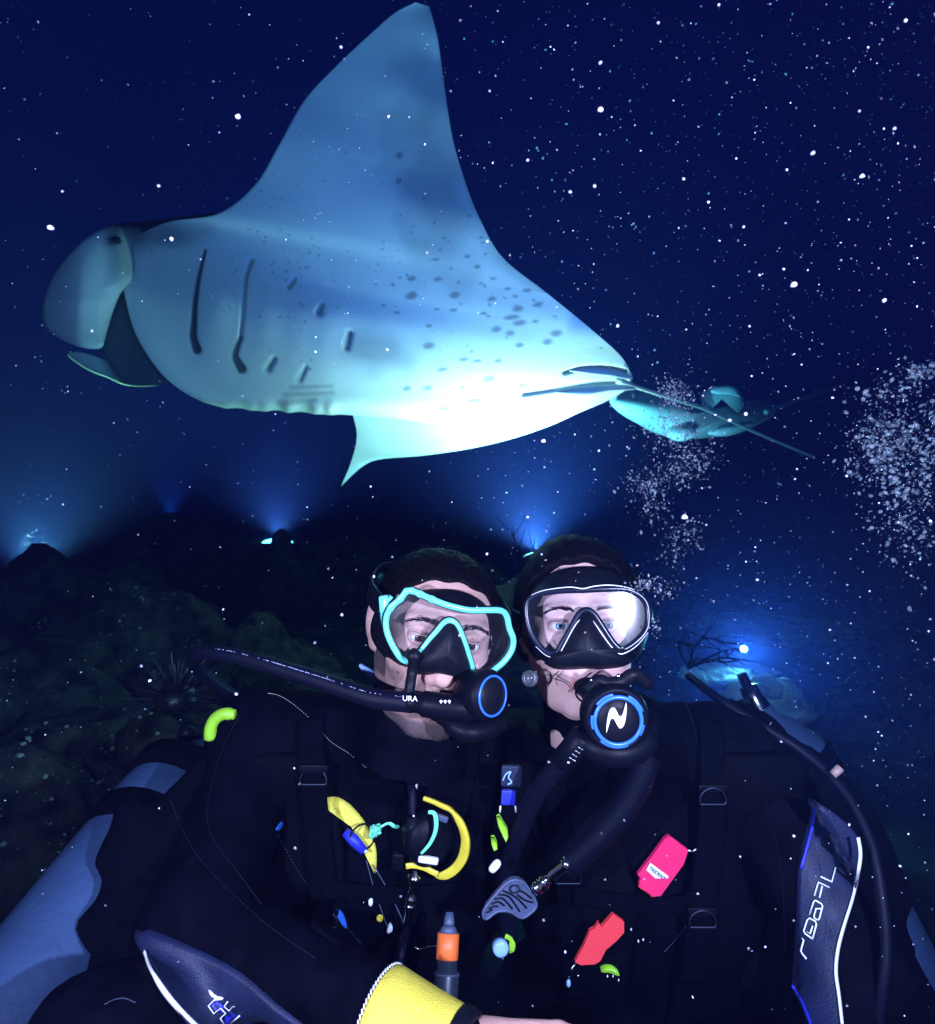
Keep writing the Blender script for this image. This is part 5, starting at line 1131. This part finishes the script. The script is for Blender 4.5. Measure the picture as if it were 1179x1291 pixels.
# vest wing hanging beside each diver (covers most of each tank)
def wing(parent, pts, d0, d1, th=.03, name='air_cell'):
    o = star(pts, np.mean(pts, 0), 64); c = o.mean(0); loops = []
    for r_, y_ in ((1, th*.9), (1.0, th*.5), (.985, .2*th), (.93, 0), (.7, -.25*th), (.35, -.4*th), (.1, -.42*th)):
        loops.append(np.array([P(*(c+(p-c)*r_), d0 + (d1-d0)*(c[1]+(p[1]-c[1])*r_-min(q[1] for q in pts))/(max(q[1] for q in pts)-min(q[1] for q in pts)) + y_ + .006*noise.noise((p[0]*.02, p[1]*.02, r_*2))) for p in o]))
    v, f = disc(loops, P(c[0], c[1], d0*.5+d1*.5 - th*.42)); return mesh(name, (v, f), NYLON, parent)
wing(vm, [(140, 1040), (120, 1085), (128, 1110), (120, 1135), (96, 1165), (104, 1190), (118, 1215), (98, 1250), (84, 1300), (80, 1400), (260, 1400), (330, 1150), (310, 960), (262, 935), (240, 968), (212, 995), (190, 1015), (160, 1005), (142, 1020)], .84, .60)
wing(vw, [(985, 930), (1035, 950), (1100, 1020), (1140, 1100), (1152, 1135), (1143, 1165), (1155, 1200), (1153, 1222), (1180, 1245), (1210, 1300), (1150, 1400), (1000, 1400), (900, 1100), (930, 960)], .90, .84)
# lime snorkel piece
lp_ = thing('lime_hose_guard', P(275, 912, .84), 'curved lime green rubber piece at the shoulder of the man', 'hose guard')
gp_ = smooth_path([P(297, 901, .84), P(283, 900, .84), P(272, 906, .84), P(266, 917, .84), (P(265, 934, .84))], 8)
mesh('tube', tube(gp_, [.005]+[.007]*3+[.0082]*(len(gp_)-6)+[.006, .003], 16), LIME, lp_)
# ear-ring / air bubble and loose hair
single('air_bubble', lathe(P(668, 855, .76), (0, 0, 1), [(-.0105, .0001), (-.009, .006), (-.004, .0095), (.002, .0102), (.007, .0078), (.010, .0001)], 24), None, 'shiny air bubble beside the cheek of the woman', 'bubble')
BUBG = glass_mat('bubble_skin', .03, .2, .3, .05); bpy.data.objects['air_bubble'].data.materials.append(BUBG)
for st in ([(690, 850), (697, 855), (712, 860), (719, 868), (716, 873)], [(705, 846), (698, 852), (690, 858), (692, 866)], [(745, 848), (735, 856), (725, 866), (722, 870)], [(688, 808), (693, 815), (697, 820)], [(702, 712), (705, 718), (704, 722)], [(757, 846), (748, 852), (742, 858), (738, 860)]):
    p = [HW.at(x, y, -.108 if y > 840 else -.116, 1) for x, y in st]; v, f = tube(smooth_path(p, 6), .0006, 5); mesh('loose_hair', (HW.w(v), f), HAIR, woman)

# ================================================================== bubbles and plankton
BUB = glass_mat('bubbles', .12, .4, .35, .13);
OCT = np.array([(1, 0, 0), (-1, 0, 0), (0, 1, 0), (0, -1, 0), (0, 0, 1), (0, 0, -1)], float); OF = np.array([(0, 2, 4), (2, 1, 4), (1, 3, 4), (3, 0, 4), (2, 0, 5), (1, 2, 5), (3, 1, 5), (0, 3, 5)])
def ico(sub):
    bm = bmesh.new(); bmesh.ops.create_icosphere(bm, subdivisions=sub, radius=1); v = np.array([tuple(x.co) for x in bm.verts]); f = np.array([[w.index for w in g.verts] for g in bm.faces]); bm.free(); return v, f
I1, F1 = ico(1); I2, F2_ = ico(2)
def cloud(name, C, Rr, m, label, base=(OCT, OF), stretch=None, smooth=True):
    bv, bf = base; n = len(C); R = np.asarray(Rr); sc = R[:, None]*np.ones(3) if stretch is None else R[:, None]*stretch
    q = np.random.normal(0, 1, (n, 3, 3)); q = np.linalg.qr(q)[0]
    vs = (bv[None]*sc[:, None, :]) @ q + C[:, None, :]; fs = bf[None] + (np.arange(n)*len(bv))[:, None, None]
    o = mesh(name, (vs.reshape(-1, 3), fs.reshape(-1, 3)), m, None, smooth); return tag(o, label, kind='stuff')
def bubble_cluster(blobs, n, d0, d1, rmin, rmax, label, seed):
    rs = np.random.RandomState(seed); C, R = [], []
    w = np.array([b[4] for b in blobs]); w = w/w.sum()
    for k in rs.choice(len(blobs), n, p=w):
        x, y, a, b, _ = blobs[k]; px, py = x + a*.55*rs.normal(), y + b*.55*rs.normal(); d = rs.uniform(d0, d1); C.append(P(px, py, d)); R.append(rmin + (rmax-rmin)*rs.uniform(0, 1)**5)
    st = np.stack([rs.uniform(.7, 1.1, n), rs.uniform(.5, 1, n), rs.uniform(1, 1.8, n)], 1)
    return cloud('bubble_cloud', np.array(C), R, BUB, label, (I2, F2_), st)
bubble_cluster([(1160, 468, 26, 12, 60), (1135, 490, 42, 22, 50), (1120, 545, 45, 40, 130), (1140, 580, 50, 50, 170), (1100, 560, 30, 45, 70), (1130, 640, 42, 50, 90), (1165, 620, 30, 60, 70), (1150, 690, 35, 35, 40), (1075, 585, 18, 18, 16), (1190, 540, 30, 60, 90)], 2600, .85, 1.1, .0005, .0036, 'dense cloud of silvery bubbles rising at the right edge', 1)
bubble_cluster([(850, 495, 24, 18, 70), (848, 520, 30, 25, 60), (835, 545, 35, 22, 40), (870, 575, 38, 28, 80), (855, 600, 30, 15, 30), (815, 610, 30, 18, 60), (822, 640, 20, 25, 30), (865, 675, 28, 22, 30), (845, 700, 22, 22, 14)], 2300, .95, 1.2, .0005, .0026, 'column of fine bubbles rising above the head of the woman', 2)
bubble_cluster([(815, 735, 18, 10, 40), (795, 745, 15, 6, 20), (832, 745, 12, 12, 16), (828, 790, 8, 12, 16), (850, 740, 18, 12, 12)], 240, .72, .8, .0005, .0016, 'small bubbles clinging round the right corner of the womans mask', 3)
bubble_cluster([(40, 690, 22, 22, 1)], 90, 3.4, 3.8, .002, .006, 'bubbles drifting over the far left lamp', 4)
PLK = mat('plankton_speck', (.68, .78, .98), .6)
rs = np.random.RandomState(5); n = 30000; px = rs.uniform(-500, 1700, n); py = rs.uniform(-500, 1700, n); d = .34 + 2.3*rs.uniform(0, 1, n)**1.0
keep = rs.uniform(0, 1, n) < np.clip(.22 + .85*(px-350)/800 - .3*np.clip((py-500)/600, 0, 1), .16, 1); keep &= ~((np.abs(px-620) < 480) & (py > 860) & (rs.uniform(0, 1, n) < .5)); px, py, d = px[keep], py[keep], d[keep]
C = np.stack([(px-CX)/FPX*d, d, CAMZ-(py-CY)/FPX*d], 1); R = (.00030 + .0010*rs.uniform(0, 1, len(d))**7)*(.30+d*1.35)
big = rs.uniform(0, 1, len(d)) < .004; R[big & (d > .6)] *= 2.2
ok = (C[:, 2] > .25)
for key in ('m', 'w'):
    for i in range(len(C)):
        if ok[i]:
            h = TR[key].find_nearest(Vector(C[i]), .02)
            if h[0] is not None and (Vector(C[i])-h[0]).dot(h[1]) < 0: ok[i] = False
C, R = C[ok], R[ok]; st = rs.uniform(.6, 1.3, (len(C), 3))
cloud('marine_snow', C, R, PLK, 'countless pale specks of plankton drifting in the water', (I1, F1), st)
for k, (x, y, dd_, r, l) in enumerate([(757, 138, .42, .0030, 'pair-shaped pale speck near the top, left of the wing side bubbles'), (1001, 359, .55, .0048, 'largest pinkish speck drifting in the open water right of the manta'), (1025, 193, .7, .0045, 'bright pink white speck in the upper right water'), (719, 242, .7, .0036, 'oval white speck close to the trailing edge of the manta wing'), (1128, 162, .7, .0036, 'round white speck near the upper right corner'),
    (757, 79, .7, .0038, 'pinkish speck high above the tail of the manta'), (920, 422+108, .6, .003, 'violet speck below the distant manta'), (1087, 222, .6, .0042, 'pale ringed speck left of the right edge'), (64, 287, .45, .0034, 'faint blue speck left of the manta head'), (300, 147, .45, .0032, 'faint blue speck above the manta back'), (685, 556, .6, .0038, 'round speck just below the bright belly of the manta'), (863, 652, .6, .005, 'large soft speck right of the bubble column')]):
    o = mesh('plankton', rock_vf(P(x, y, dd_), (r*.62, r*.55, r*.55), 60+k, 2, .25), PLK); tag(o, l, 'plankton speck', 'larger specks of plankton')
